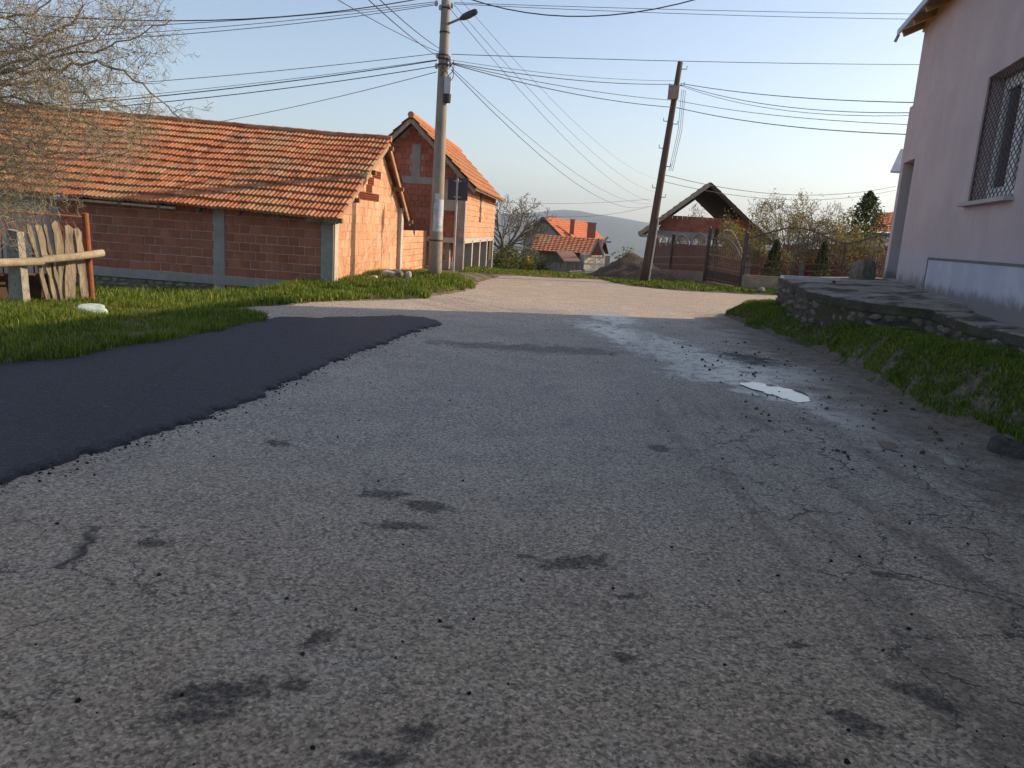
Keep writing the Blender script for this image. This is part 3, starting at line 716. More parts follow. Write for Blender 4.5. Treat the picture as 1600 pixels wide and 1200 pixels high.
zz = t.math('ADD', sp.outputs[2], t.math('MULTIPLY', t.math('SUBTRACT', t.noise(2.5, 5, .6), .5), .5))
c = t.mix(t.math('MULTIPLY', t.step(zz, 1.85, 1.45), .55), c, (.46, .46, .52))       # bluish old paint low down
c = t.mix(t.math('MULTIPLY', t.step(zz, 1.30, 1.02), .8), c, (.17, .155, .14))       # splash dirt
PINK = t.finish(c, .92, t.bump(t.math('ADD', t.noise(30, 5, .65), t.math('MULTIPLY', t.noise(3, 4), 2.)), .25, .015), 0, .2)
t = NT('blue_plinth_paint'); sp = t.n('ShaderNodeSeparateXYZ'); t.put(sp.inputs[0], t.pos())
zz = t.math('ADD', sp.outputs[2], t.math('MULTIPLY', t.math('SUBTRACT', t.noise(5, 5, .65), .5), .3))
c = t.mix(t.step(t.noise(2, 5, .6), .4, .7), (.44, .45, .53), (.52, .53, .59)); c = t.mix(t.math('MULTIPLY', t.step(zz, 1.2, 1.0), .85), c, (.17, .155, .14))
PLINTH = t.finish(c, .9, t.bump(t.noise(30, 5, .65), .25, .015), 0, .2)
pink = thing('pink_house', pk(0, 0, .5), 'pale pink rendered house with barred window on raised terrace', 'house')
EZ, SL, HD = 6.17, 19.5, 8.6        # eave height, length along the road, depth
W0, W1, WZ0, WZ1 = 5.2, 7.12, 2.42, 4.24; D0, D1, DZ1 = .26, 1.24, 3.48
LZ = 4.64
w_ = MB()   # lower wall round the door recess and the window
def wallbox(s0, s1, z0, z1, d0=0., d1=.35): w_.box(pk((s0+s1)/2, (d0+d1)/2, (z0+z1)/2), (d1-d0, s1-s0, z1-z0), FK)
wallbox(0, D0, .3, LZ); wallbox(D0, D1, DZ1, LZ); wallbox(D1, W0, .3, LZ); wallbox(W0, W1, .3, WZ0); wallbox(W0, W1, WZ1, LZ); wallbox(W1, SL, .3, LZ)
w_.build('lower_wall', PINK, pink)
w_ = MB(); wallbox(.03, SL, LZ, EZ, .045, .35); w_.build('upper_wall', PINK, pink)
w_ = MB(); wallbox(0, .35, .3, LZ-.003, .351, HD); wallbox(.03, .35, LZ-.003, EZ, .351, HD); w_.build('end_wall', PINK, pink)
w_ = MB(); wallbox(SL-.35, SL-.01, .3, EZ-.01, .351, HD); wallbox(.36, SL-.36, .3, EZ-.01, HD-.35, HD); w_.build('rear_wall', PINK, pink)
w_ = MB(); w_.prism([pk(.34, .4, EZ), pk(.34, HD-.4, EZ), pk(.34, HD/2, EZ+1.9)], -KW*.25); w_.prism([pk(SL-.3, .4, EZ), pk(SL-.3, HD-.4, EZ), pk(SL-.3, HD/2, EZ+1.9)], -KW*.25); w_.build('gable_infill', PINK, pink)
w_ = MB(); wallbox(3.66, 18, .4, 1.53, -.028, -.001); w_.build('plinth', PLINTH, pink)
w_ = MB(); wallbox(3.60, 18, 1.531, 1.57, -.034, -.001); wallbox(3.60, 3.659, .9, 1.53, -.034, -.001); w_.build('plinth_shadow_line', simple('shadow_line_grey', (.13, .12, .12), (.20, .185, .18), 5, .9), pink)  # dark strips painting the shadow line round the proud plinth
p_ = MB(); p_.box(pk((D0+D1)/2, .75, (DZ1+1)/2), (.05, D1-D0, DZ1-1), FK); dr = p_.build('door', simple('dark_door', (.06, .045, .04), (.10, .075, .065), 3, .6), pink)
p_ = MB(); p_.box(pk((D0+D1)/2, .38, .99), (.75, D1-D0-.01, .16), FK); p_.build('door_step', CONCRETE, pink)
p_ = MB(); p_.box(pk(D0-.06, .55, 2.3), (.40, .12, 2.6), FK); p_.build('door_jamb', PINK, pink)
# window: frame, panes and diamond security mesh
WHITE = simple('white_pvc', (.72, .72, .72), (.80, .80, .79), 3, .4, .05, 30)
t = NT('window_glass'); GLASS = t.finish((.03, .035, .04), .04, None, 0, .9)
wi = MB(); ws, we = W0+.04, W1-.04
for s0, s1, z0, z1 in ((ws, we, WZ0+.04, WZ0+.14), (ws, we, WZ1-.14, WZ1-.04), (ws, ws+.10, WZ0+.14, WZ1-.14), (we-.10, we, WZ0+.14, WZ1-.14), ((ws+we)/2-.08, (ws+we)/2+.08, WZ0+.14, WZ1-.14)):
    wi.box(pk((s0+s1)/2, .26, (z0+z1)/2), (.08, s1-s0, z1-z0), FK)
win = wi.build('window', WHITE, pink)
for s0, s1 in ((ws+.10, (ws+we)/2-.08), ((ws+we)/2+.08, we-.10)):
    fr = MB()
    for a, b, z0, z1 in ((s0, s1, WZ0+.145, WZ0+.21), (s0, s1, WZ1-.21, WZ1-.145), (s0, s0+.065, WZ0+.21, WZ1-.21), (s1-.065, s1, WZ0+.21, WZ1-.21)):
        fr.box(pk((a+b)/2, .245, (z0+z1)/2), (.07, b-a-.004, z1-z0), FK)
    sash = fr.build('sash', WHITE, win)
    gl = MB(); gl.box(pk((s0+s1)/2, .27, (WZ0+WZ1)/2), (.02, s1-s0-.12, WZ1-WZ0-.42), FK); gl.build('pane', GLASS, win)
cu = MB(); cu.box(pk((ws+we)/2, .33, (WZ0+WZ1)/2), (.02, we-ws, WZ1-WZ0), FK); cu.build('curtain', simple('net_curtain', (.20, .21, .23), (.42, .43, .46), 6, .9, stretch=(6, 6, .3)), win)
p_ = MB(); p_.box(pk((W0+W1)/2, .02, WZ0-.03), (.28, W1-W0+.14, .055), FK); p_.build('window_sill', CONCRETE_LT, pink)
gr = MB(); step_ = .115; Hh = WZ1-WZ0-.02; Ww = W1-W0-.02; sl_ = .72
def clipbar(c, sgn):
    pts_ = []
    for s in np.linspace(0, Ww, 2):
        pts_.append((s, c+sgn*sl_*s))
    (s0, z0), (s1, z1) = pts_
    def at(zv): return s0+(zv-z0)/(z1-z0)*(s1-s0)
    lo, hi = sorted((at(0), at(Hh))); lo = max(lo, 0); hi = min(hi, Ww)
    if hi-lo < .03: return
    za, zb = c+sgn*sl_*lo, c+sgn*sl_*hi
    gr.bar(pk(W0+.01+lo, .035+.006*sgn, WZ0+.01+za), pk(W0+.01+hi, .035+.006*sgn, WZ0+.01+zb), .006, .009, KN)
c = -Ww*sl_
while c < Hh+Ww*sl_:
    clipbar(c, 1); clipbar(c, -1); c += step_
for a, b in (((W0+.01, WZ0+.01), (W1-.01, WZ0+.01)), ((W0+.01, WZ1-.01), (W1-.01, WZ1-.01)), ((W0+.01, WZ0+.01), (W0+.01, WZ1-.01)), ((W1-.01, WZ0+.01), (W1-.01, WZ1-.01))):
    gr.bar(pk(a[0], .035, a[1]), pk(b[0], .035, b[1]), .02, .02, KN)
gr.build('security_mesh', simple('rusty_mesh', (.09, .05, .045), (.16, .10, .085), 8, .7), win)
# roof: wooden eave boards, rafter ends and a sheet-metal edge
WOODY = simple('fresh_eave_board', (.46, .27, .11), (.58, .36, .16), 3, .8, .3, 20, stretch=(1, 1, .3))
OVG = .38
def rz_(d): return EZ+.14+(d if d < HD/2 else HD-d)*.45
p_ = MB(); p_.box(pk(SL/2-.1, .07, EZ+.13), (.05, SL+.2, .25), FK); p_.build('eave_board', WOODY, pink)
for i in range(22):
    p_ = MB(); s = -.08+i*.92; p_.bar(pk(s, -OVG+.04, rz_(-OVG)-.02), pk(s, .6, rz_(.6)-.02), .09, .13); p_.build('rafter', WOODY if i < 6 else TIMBER, pink)
METAL = simple('grey_sheet_metal', (.30, .33, .38), (.40, .43, .48), 2, .45, .05, 30, metallic=.6)
for d0, d1 in ((-OVG, HD/2), (HD+OVG, HD/2)):
    p_ = MB(); a, b = (d0, d1)
    q = [pk(-.35, a, rz_(a)+.06), pk(SL+.35, a, rz_(a)+.06), pk(SL+.35, b, rz_(b)+.06), pk(-.35, b, rz_(b)+.06)]
    p_.prism(q, GZ*.05); p_.build('roof', METAL, pink)
p_ = MB(); p_.box(pk(SL/2, -OVG-.02, rz_(-OVG)+.06), (.03, SL+.7, .12), FK); p_.build('drip_edge', METAL, pink)
p_ = MB(); p_.bar(pk(-.33, -OVG-.05, rz_(-OVG)-.12), pk(-.33, -OVG, rz_(-OVG)+.02), .05, .06); p_.build('gutter_end', METAL, pink)
# ================================================================== terrace in front of the pink house
ter = thing('stone_terrace', (6.3, 13, .5), 'raised terrace of rough concrete and rubble along the pink house', 'terrace')
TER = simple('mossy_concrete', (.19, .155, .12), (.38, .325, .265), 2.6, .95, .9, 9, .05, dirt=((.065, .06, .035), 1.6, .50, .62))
MOSSY_SHADED = simple('damp_mossy_shaded_face', (.045, .04, .03), (.11, .095, .075), 5, .95, .9, 14, .04, dirt=((.05, .06, .022), 2.5, .5, .62))  # damp moss, with the shade of the upright face darkened in as well
edge_t = [(1217, 432, .95), (1240, 444, .92), (1264, 455, .88), (1305, 463, .87), (1348, 471, .86), (1410, 478, .865), (1462, 484, .86)]
E3 = [on_z(px, py, z) for px, py, z in edge_t]
def walls_at(y):  # pink wall line x at that y
    return K0[0]-(K0[1]-y)*KW[0]/KW[1]
def slab(name, edge, inner, mat, thick, parent, jag=.04):
    """horizontal slab between a broken outer edge and an inner line"""
    P = []
    for i in range(len(edge)-1):
        k = 5
        for j in range(k):
            q = edge[i]+(edge[i+1]-edge[i])*j/k; q = q+np.array([jag*(float(vnoise(q[1]*6, 1.5, 61))-.5)*2, 0, .02*(float(vnoise(q[1]*4, 3.5, 62))-.5)]); P.append(q)
    P.append(edge[-1]); n = len(P); mb = MB(); Q = []
    for q in P: Q.append(np.array([inner(q[1]), q[1], q[2]+.10 if inner(q[1])-q[0] > 1 else q[2]+.03]))
    K = 6; rows = []
    for q, w in zip(P, Q):
        rows.append([q-[0, 0, thick], q+np.array([.03, 0, 0])]+[q*(1-k/K)+w*k/K+np.array([0, 0, .025*(float(vnoise(q[0]*2+k, q[1]*3, 63))-.5)]) for k in range(1, K+1)])
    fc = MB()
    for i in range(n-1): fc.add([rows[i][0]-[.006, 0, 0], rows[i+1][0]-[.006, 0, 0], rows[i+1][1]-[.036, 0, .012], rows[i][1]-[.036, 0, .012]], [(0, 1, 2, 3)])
    fc.build('slab_face', MOSSY_SHADED, parent)
    m_ = len(rows[0]); mb.v = [tuple(map(float, p)) for r in rows for p in r]
    for i in range(n-1):
        for j in range(m_-1):
            a = i*m_+j; mb.f.append((a, a+1, a+1+m_, a+m_)); mb.t.append(.5)
    mb.f.append(tuple(range(0, m_))); mb.f.append(tuple((n-1)*m_+j for j in range(m_))); mb.t += [.5, .5]
    return mb.build(name, mat, parent)
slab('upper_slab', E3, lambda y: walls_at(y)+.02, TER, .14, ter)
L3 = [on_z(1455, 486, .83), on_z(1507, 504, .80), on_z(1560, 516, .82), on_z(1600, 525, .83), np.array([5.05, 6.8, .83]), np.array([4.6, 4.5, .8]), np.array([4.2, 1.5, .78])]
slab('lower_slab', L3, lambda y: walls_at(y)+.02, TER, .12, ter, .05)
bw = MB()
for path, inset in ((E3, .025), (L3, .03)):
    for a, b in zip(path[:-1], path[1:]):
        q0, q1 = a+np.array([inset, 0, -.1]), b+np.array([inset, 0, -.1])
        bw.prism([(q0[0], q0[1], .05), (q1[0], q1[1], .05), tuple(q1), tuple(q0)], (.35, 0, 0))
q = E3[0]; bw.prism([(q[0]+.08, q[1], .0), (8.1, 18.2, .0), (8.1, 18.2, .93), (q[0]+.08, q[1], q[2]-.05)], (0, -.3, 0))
bw.build('core_wall', MOSSY_SHADED, ter)
far_top = MB(); far_top.add([tuple(q+np.array([.03, 0, .0])), (7.95, 18.35, 1.0), (8.3, 17.6, 1.04), (8.02, 17.1, 1.045), (walls_at(q[1]), q[1], 1.045)], [(0, 1, 2, 3, 4)]); far_top.build('far_slab', TER, ter)
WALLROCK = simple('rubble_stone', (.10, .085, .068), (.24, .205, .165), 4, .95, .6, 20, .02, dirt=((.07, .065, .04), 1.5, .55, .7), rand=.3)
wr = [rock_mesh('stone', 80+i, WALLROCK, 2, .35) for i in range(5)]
rr = random.Random(12)
for path in (E3, L3[:5]):
    for a, b in zip(path[:-1], path[1:]):
        L = np.linalg.norm(b-a); x = 0.
        while x < L:
            w = rr.uniform(.16, .34)
            for lev in range(4):
                q = a+(b-a)*(x+rr.uniform(-.05, .05))/L; z = q[2]-.19-lev*.15+rr.uniform(-.03, .03)
                if z < gz(q[0]-.05, q[1])-.05: break
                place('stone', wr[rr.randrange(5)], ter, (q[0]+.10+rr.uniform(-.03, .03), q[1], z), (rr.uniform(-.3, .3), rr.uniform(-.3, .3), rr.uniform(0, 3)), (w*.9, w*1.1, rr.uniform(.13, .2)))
            x += w*.95
q = E3[0]
for i in range(16):   # end face of the terrace
    f = rr.random(); z = rr.uniform(.25, .86); w = rr.uniform(.18, .34)
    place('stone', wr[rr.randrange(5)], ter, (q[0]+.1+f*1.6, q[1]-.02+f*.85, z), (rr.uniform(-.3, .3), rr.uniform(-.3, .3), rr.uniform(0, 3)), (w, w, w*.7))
p_ = MB(); p_.prism([on_z(1473, 467, .95)+np.array([.0, 0, .02]), on_z(1600, 487, .95)+np.array([0, 0, .02]), on_z(1600, 470, 1.0)+np.array([.2, 0, 0]), on_z(1473, 455, 1.0)+np.array([.2, 0, 0])], (0, 0, -.14)); p_.build('kerb_along_wall', TER, ter)

# low white rail on the terrace
rail = thing('low_rail', on_z(1300, 455, .95), 'low white plank rail on short black post at the terrace corner', 'rail')
a, b = on_z(1222, 434, 1.02), on_z(1310, 438, 1.02)
p_ = MB(); p_.bar(a+GZ*.02, b+GZ*.02, .10, .05); p_.build('plank', simple('white_paint_worn', (.70, .69, .67), (.82, .81, .79), 5, .6), rail)
f = on_z(1300, 455, .93)
p_ = MB(); p_.tube([(b[0]-.08, b[1]-.0, .8), (b[0]-.08, b[1]-.0, 1.01)], .028, 8); p_.build('post', DARK_WOOD, rail)
pil = on_z(1368, 440, 1.0)
blk = rock_mesh('stone_block', 97, WALLROCK, 3, .3, 1., .38)
o = bpy.data.objects.new('stone_block', blk); COL.objects.link(o); o.location = (pil[0]+.05, pil[1]+.75, 1.12); o.scale = (.42, .45, .62)
tag(o, 'rough upright stone block beside the far corner of the pink house', 'stone')

# ================================================================== iron fence and gate across the side street
IRON = simple('dark_iron', (.045, .035, .033), (.085, .065, .06), 6, .6, .2, 40, metallic=.2, spec=.5)
IRON_LT = simple('bronze_iron', (.19, .155, .12), (.28, .23, .18), 6, .45, .2, 40, metallic=.4, spec=.5)
FWALL = simple('fence_footing', (.20, .165, .125), (.33, .275, .21), 4, .95, .5, 25)
bar_cache = {}
def bar_mesh(h, mat, w=.013):
    h = round(h/.04)*.04; key = (h, mat.name, w)
    if key not in bar_cache:
        q = MB(); q.box((0, 0, h/2), (w, w, h)); q.tube([(0, 0, h), (0, 0, h+.03), (0, 0, h+.07)], [w*.7, w*1.1, .002], 5); me = q.mesh('bar'); me.materials.append(mat); bar_cache[key] = me
    return bar_cache[key]
FP = [on_y(1157, 450, 26.4), on_y(1101, 438, 28.6), on_y(1046, 434, 31.9), on_y(1018, 431, 35.5)]
def fence_run(th, a, b, top, z0, spacing, rails, humps_mat, post_end=None, foot=None, sub=8, skipbars=False):
    L = np.linalg.norm((b-a)[:2]); d = (b-a)/L; n = max(2, int(L/spacing)); rz_ang = math.atan2(d[1], d[0])
    for i in range(1, n):
        s = i/n; p = a+(b-a)*s; h = top(s)-z0
        if h > .1: place('bar', bar_mesh(h, IRON if humps_mat is IRON else humps_mat), th, (p[0], p[1], p[2]+z0), (0, 0, rz_ang))
    for rzv in rails:
        q = MB(); q.bar(a+GZ*rzv, b+GZ*rzv, .03, .03); q.build('rail', humps_mat, th)
    arch = MB(); k = 28; arch.tube([a+(b-a)*i/k+GZ*top(i/k) for i in range(k+1)], .022, 6); arch.build('arch_rail', humps_mat, th)
    if foot:
        q = MB(); h = np.array([d[1], -d[0], 0]); q.prism([a+h*.1-GZ*.35, b+h*.1-GZ*.35, b+h*.1+GZ*foot, a+h*.1+GZ*foot], -h*.2); q.build('footing', FWALL, th)
def post(th, p, h, r=.05, mat=IRON):
    q = MB(); q.box((p[0], p[1], p[2]+h/2-.15), (r*2, r*2, h+.3)); q.tube([(p[0], p[1], p[2]+h), (p[0], p[1], p[2]+h+.06)], [r*.9, .01], 6); q.build('post', mat, th)
def hump(n, lo, hi): return lambda s: lo+(hi-lo)*abs(math.sin(math.pi*n*s))**.8
gate = thing('iron_gate', FP[0], 'single arched iron gate with double arch and dense bars', 'gate')
a, b = FP[0]+(FP[1]-FP[0])*.05, FP[1]-(FP[1]-FP[0])*.05
fence_run(gate, a, b, lambda s: 1.12+.72*math.sin(math.pi*s)**.9, .08, .105, (.1, .52, .95), IRON_LT)
q = MB(); k = 24; q.tube([a+(b-a)*i/k+GZ*(.98+.58*math.sin(math.pi*i/k)) for i in range(k+1)], .025, 6); q.build('arch_rail', IRON_LT, gate)
q = MB(); dd = (b-a)/np.linalg.norm(b-a); h_ = np.array([dd[1], -dd[0], 0]); q.prism([a+h_*.02+GZ*.04, b+h_*.02+GZ*.04, b+h_*.02+GZ*.40, a+h_*.02+GZ*.40], -h_*.02); q.build('kick_sheet', IRON, gate)
lf = thing('iron_fence', FP[1], 'run of hump-topped iron fence receding left of the arched gate', 'fence')
post(lf, FP[0], 1.85, .06); post(lf, FP[1], 1.9, .055); post(lf, FP[2], 1.75, .06); post(lf, FP[3], 1.6, .05)
fence_run(lf, FP[1], FP[2], hump(2, 1.22, 1.72), .38, .12, (.55, .85), IRON_LT, foot=.34)
fence_run(lf, FP[2], FP[3], hump(3, 1.22, 1.66), .38, .13, (.55, .85), IRON_LT, foot=.34)
rf = thing('iron_fence', FP[0], 'wide iron fence with one large wave-shaped top right of the gate', 'fence')
R1 = on_y(1311, 455, 26.2); R1[2] = FP[0][2]; R2 = on_y(1400, 455, 26.1); R2[2] = FP[0][2]
fence_run(rf, FP[0], R1, lambda s: 1.68+.02*s+.42*math.sin(math.pi*s)**1.5, .42, .15, (.72, .96), IRON, foot=.46)
fence_run(rf, R1, R2, lambda s: 1.70+.38*math.sin(math.pi*s/1.6)**1.5, .42, .15, (.72, .96), IRON, foot=.46)
post(rf, R1, 1.75, .035); post(rf, FP[0]+(R1-FP[0])*.5, 1.0, .03)

# ================================================================== poles
CPOLE = simple('pole_concrete', (.25, .215, .17), (.34, .30, .245), 1.3, .9, .3, 30, dirt=((.2, .175, .14), .8, .55, .75))
pb = np.array([*on_y(679, 432, 19.93)[:2], 0.]); pb[2] = gz(pb[0], pb[1])
ptop = on_y(697.5, -18, 20.0)
cp = thing('concrete_pole', pb, 'round tapered concrete utility pole with street lamp at the roadside', 'utility pole')
def pp(z):  # point on the pole axis at height z
    f = (z-pb[2])/(ptop[2]-pb[2]); return pb+(ptop-pb)*f
def prad(z): return .178-.075*(z-pb[2])/(ptop[2]-pb[2])
q = MB(); q.smooth = True; zs = np.linspace(pb[2]-.3, ptop[2], 12); q.tube([pp(z) for z in zs], [prad(z) for z in zs], 20); q.build('shaft', CPOLE, cp)
def zpix(py): return on_y(690, py, 19.95)[2]
for z in (zpix(50), zpix(92), zpix(86), zpix(101), zpix(376), zpix(12)):
    q = MB(); q.tube([pp(z-.02), pp(z+.02)], prad(z)+.012, 16); q.build('band', DARK_WOOD, cp)
# papers pasted round the pole
def paper(z0, z1, a0, a1, mat, off):
    q = MB(); k = 8
    for i in range(k+1):
        a = a0+(a1-a0)*i/k
        for z in (z0, z1):
            c = pp(z); r = prad(z)+off; q.v.append((c[0]+r*math.sin(a), c[1]-r*math.cos(a), z))
    for i in range(k): q.f.append((2*i, 2*i+2, 2*i+3, 2*i+1)); q.t.append(.5)
    return q.build('paper', mat, cp)
PAPER = simple('pasted_paper', (.50, .53, .55), (.66, .68, .69), 9, .8, .1, 30, dirt=((.34, .40, .43), 5, .52, .62))
paper(zpix(362), zpix(318), -.5, 1.1, PAPER, .004); paper(zpix(338), zpix(312), .1, 1.3, simple('bluish_paper', (.42, .49, .54), (.56, .62, .66), 9, .8), .008); paper(zpix(320), zpix(303), -.35, .35, PAPER, .012)
# street lamp
a = pp(zpix(36)); a = a+np.array([.08, 0, 0]); b = on_y(722, 28, 19.7); c_ = on_y(746, 17, 19.5)
LAMP = simple('lamp_housing', (.05, .055, .065), (.08, .085, .095), 5, .5, .05)
q = MB(); q.tube([a, b], .03, 8); arm = q.build('lamp_arm', simple('galvanised', (.22, .23, .25), (.30, .31, .33), 6, .5, metallic=.5), cp)
q = MB(); d = (c_-b)/np.linalg.norm(c_-b); q.tube([b-d*.05, b+d*.05, b+d*.2, c_-d*.05, c_], [.04, .075, .085, .07, .03], 10); q.build('lamp_head', LAMP, cp)
z = zpix(134); c0 = pp(z)+np.array([.14, -.10, 0])
q = MB(); q.box(c0, (.16, .12, .40)); q.build('junction_box', simple('box_grey', (.50, .52, .53), (.60, .61, .62), 6, .6), cp)
q = MB(); q.tube([c0+np.array([.0, -.01, -.20]), c0+np.array([0, -.01, -.40])], [.10, .09], 10); q.build('cable_reel', DARK_WOOD, cp)
q = MB()
for i in range(5):
    k = i*1.1; pts_ = [pp(zpix(96))+np.array([.12, -.1, 0])+np.array([.16*math.sin(j*.6+k), -.05, -.10*j+.05*math.cos(j*.9+k)]) for j in range(5)]
    q.tube(pts_, .009, 5)
q.build('loose_cables', DARK_WOOD, cp)
for py, dx in ((6, -.22), (8, .16), (12, -.12), (88, -.14), (92, .16), (100, .18), (104, -.16)):
    q = MB(); p0 = pp(zpix(py))+np.array([dx, -.06, 0]); q.tube([p0-GZ*.06, p0, p0+GZ*.06], [.03, .045, .025], 8); q.build('insulator', simple('porcelain', (.34, .30, .27), (.46, .42, .38), 4, .35), cp)

wpb = np.array([*on_y(1006, 441, 26.6)[:2], 0.]); wpb[2] = gz(wpb[0], wpb[1]); wpt = on_y(1063, 97, 26.6)
wp = thing('wooden_pole', wpb, 'dark leaning wooden utility pole beside the iron fence', 'utility pole')
def wpp(f): return wpb+(wpt-wpb)*f
q = MB(); q.smooth = True; q.tube([wpp(f) for f in np.linspace(-.03, 1, 9)], list(np.linspace(.155, .085, 9)), 12); q.build('shaft', simple('tarred_wood', (.065, .048, .036), (.135, .10, .075), 4, .9, .5, 30, stretch=(4, 4, .25)), wp)
q = MB(); q.box(wpp(.865)+np.array([-.08, -.12, 0]), (.32, .2, .42)); q.build('junction_box', simple('rusty_box', (.24, .17, .13), (.36, .28, .23), 5, .7), wp)
for f, sd in ((.97, 1), (.90, 1), (.89, -1), (.74, -1), (.73, 1), (.62, -1), (.54, 1), (.44, -1), (.40, 1)):
    q = MB(); p0 = wpp(f); q.tube([p0+np.array([.08*sd, -.03, 0]), p0+np.array([.24*sd, -.05, 0]), p0+np.array([.24*sd, -.05, .1])], .014, 6); q.build('hook', IRON, wp)
q = MB()
for dx in (.18, .24, .30): q.tube([wpp(.88)+np.array([dx, -.1, 0]), wpp(.7)+np.array([dx+.1, -.1, 0]), wpp(.52)+np.array([dx+.02, -.1, 0])], .008, 5)
q.build('drop_cable', DARK_WOOD, wp)
q = MB(); q.tube([wpp(.0)+np.array([.13, -.13, -.1]), wpp(.3)+np.array([.12, -.10, 0])], [.03, .03], 8); q.build('steel_strut', simple('strut_grey', (.34, .31, .27), (.44, .40, .35), 4, .6), wp)

# road sign seen from behind
sb0 = np.array([*on_y(708, 426, 22.5)[:2], 0.]); sb0[2] = gz(sb0[0], sb0[1])
sg = thing('road_sign', sb0, 'road sign seen from behind, dark rectangular panel on thin grey post', 'road sign')
st = on_y(710, 279, 22.5); GREYP = simple('sign_back', (.045, .048, .06), (.065, .068, .08), 3, .55, .03)
STEEL = simple('steel_post', (.34, .35, .36), (.46, .47, .48), 5, .45, .1, metallic=.5)
q = MB(); q.tube([sb0-GZ*.2, (sb0[0], sb0[1], st[2])], .032, 10); q.build('post', STEEL, sg)
c0 = on_y(708, 295, 22.54); w2 = on_y(724, 295, 22.54)[0]-c0[0]; hh = (on_y(708, 278, 22.54)[2]-on_y(708, 313, 22.54)[2])
SA = np.array([.55, .83, 0.]); SA /= np.linalg.norm(SA); SA = np.array([.992, -.12, 0.])
q = MB(); q.box((sb0[0]+.02, sb0[1]+.055, c0[2]), (w2*2, .02, hh), (SA, np.array([-SA[1], SA[0], 0]), GZ)); q.build('panel', GREYP, sg)
for dz in (-.22, .22):
    q = MB(); q.box((sb0[0]+.01, sb0[1]+.03, c0[2]+dz), (.22, .03, .03)); q.build('bracket', STEEL, sg)

# ------------------------------------------------------------------ overhead cables
CABLE = simple('black_cable', (.02, .02, .022), (.035, .035, .04), 5, .6, .05)
def cable(label, a, b, r=.010, sagm=.25, grp=None, k=14):
    a = np.array(a, float); b = np.array(b, float)
    pts_ = [a+(b-a)*i/k-GZ*sagm*4*(i/k)*(1-i/k) for i in range(k+1)]
    q = MB(); q.tube(pts_, r*.85, 5, False); o = q.build('overhead_cable', CABLE); tag(o, label, 'cable', 'overhead cables'); return o
def P_(py, dx=0., dy=-.05): return pp(zpix(py))+np.array([dx, dy, 0])
cable('thin top cable from concrete pole to upper left corner, uppermost over the bare tree', P_(3, -.2), on_y(-120, 48, 15), .009, .15)
cable('thick sagging black cable from concrete pole across bare tree crown', P_(-8, -.15), on_y(-150, 2, 15), .015, .45)
cable('upper of two thin parallel cables dropping left behind the bare tree', P_(6, -.22), on_y(0, 64, 16.5), .008, .1)
cable('lower of two thin parallel cables dropping left behind the bare tree', P_(8, -.22), on_y(0, 69, 16.3), .009, .14)
cable('straight thin cable left from the pole band, highest of the middle bundle', P_(84, -.15), on_y(-60, 146, 19), .009, .1)
cable('faint thin cable left from the pole band, second of the middle bundle', P_(94, -.15), on_y(-60, 172, 19), .007, .1)
cable('heavy cable left from the pole band into the bare tree, third of middle bundle', P_(95, -.15), on_y(-60, 176, 18), .014, .12)
cable('heavy cable left from the pole band, lowest of the middle bundle', P_(104, -.15), on_y(-60, 183, 17.8), .012, .15)
cable('single cable sloping from concrete pole down behind the shed roof ridge', P_(113, -.15), on_y(250, 205, 27), .010, .12)
cable('left of three steep cables from pole band up to the top edge', P_(82, -.1), on_y(500, -17, 12), .008, .05)
cable('middle of three steep cables from pole band up to the top edge', P_(90, -.1), on_y(560, -15, 11), .009, .05)
cable('right of three steep cables from pole band up to the top edge', P_(78, -.05), on_y(578, -15, 11), .009, .05)
cable('upper of two thin cables from pole top level to the right edge', P_(3, .2), on_y(1560, 23, 24), .008, .05)
cable('lower of two thin cables from pole top level to the right edge', P_(5, .2), on_y(1560, 31, 24), .008, .08)
cable('thick drooping cable from concrete pole top, dipping and rising at the top edge', on_y(705, -12, 20), on_y(1180, -32, 17), .016, .62)
cable('straight cable from pole band passing just over the wooden pole', P_(84, .2), on_y(1450, 101, 26), .010, .05)
W_ = lambda f, dx=0: wpp(f)+np.array([dx, -.15, 0])
cable('thin cable between the two poles, uppermost at the wooden pole box', P_(93, .2), W_(.915, -.05), .007, .12)
cable('dark cable between the two poles ending at the wooden pole box', P_(97, .2), W_(.90, -.05), .012, .15)
cable('thin lower cable between the two poles passing under the box', P_(98, .2), W_(.83, 0), .010, .12)
cable('thick lowest cable between the two poles', P_(99, .2), W_(.80, 0), .013, .16)
cable('upper cable from wooden pole box to the pink house', W_(.905, .1), pk(-.05, .25, 4.75), .012, .12)
cable('second cable from wooden pole box to the pink house', W_(.90, .1), pk(-.05, .25, 4.55), .010, .25)
cable('third cable from wooden pole to the pink house, thin', W_(.895, .1), pk(-.05, .3, 4.5), .008, .3)
cable('fourth cable from wooden pole to the pink house', W_(.83, .1), pk(-.05, .2, 4.3), .009, .12)
cable('lowest thick cable from wooden pole to the pink house', W_(.80, .1), pk(-.05, .2, 4.1), .013, .15)
far_l = ['nearest of the thin cables slanting down from concrete pole into the valley', 'second thin cable slanting down from concrete pole into the valley', 'third thin cable slanting down right from above the pole band', 'fourth thin cable slanting down right from the pole top', 'outermost thin cable slanting down right from the pole top']
cable(far_l[0], P_(108, .2), on_y(1013, 322, 62), .011, 1.2)
cable(far_l[1], P_(107, .25), on_y(1016, 318, 62), .008, .9)
cable(far_l[2], P_(12, .1), on_y(1022, 316, 62), .008, .9)
cable(far_l[3], P_(6, .2), on_y(1024, 300, 62), .007, .8)
cable(far_l[4], P_(-6, .3), on_y(1028, 280, 62), .006, .8)
cable('level far cable over the orange-roofed house', on_y(790, 316, 60), on_y(1016, 311, 62), .012, .2)
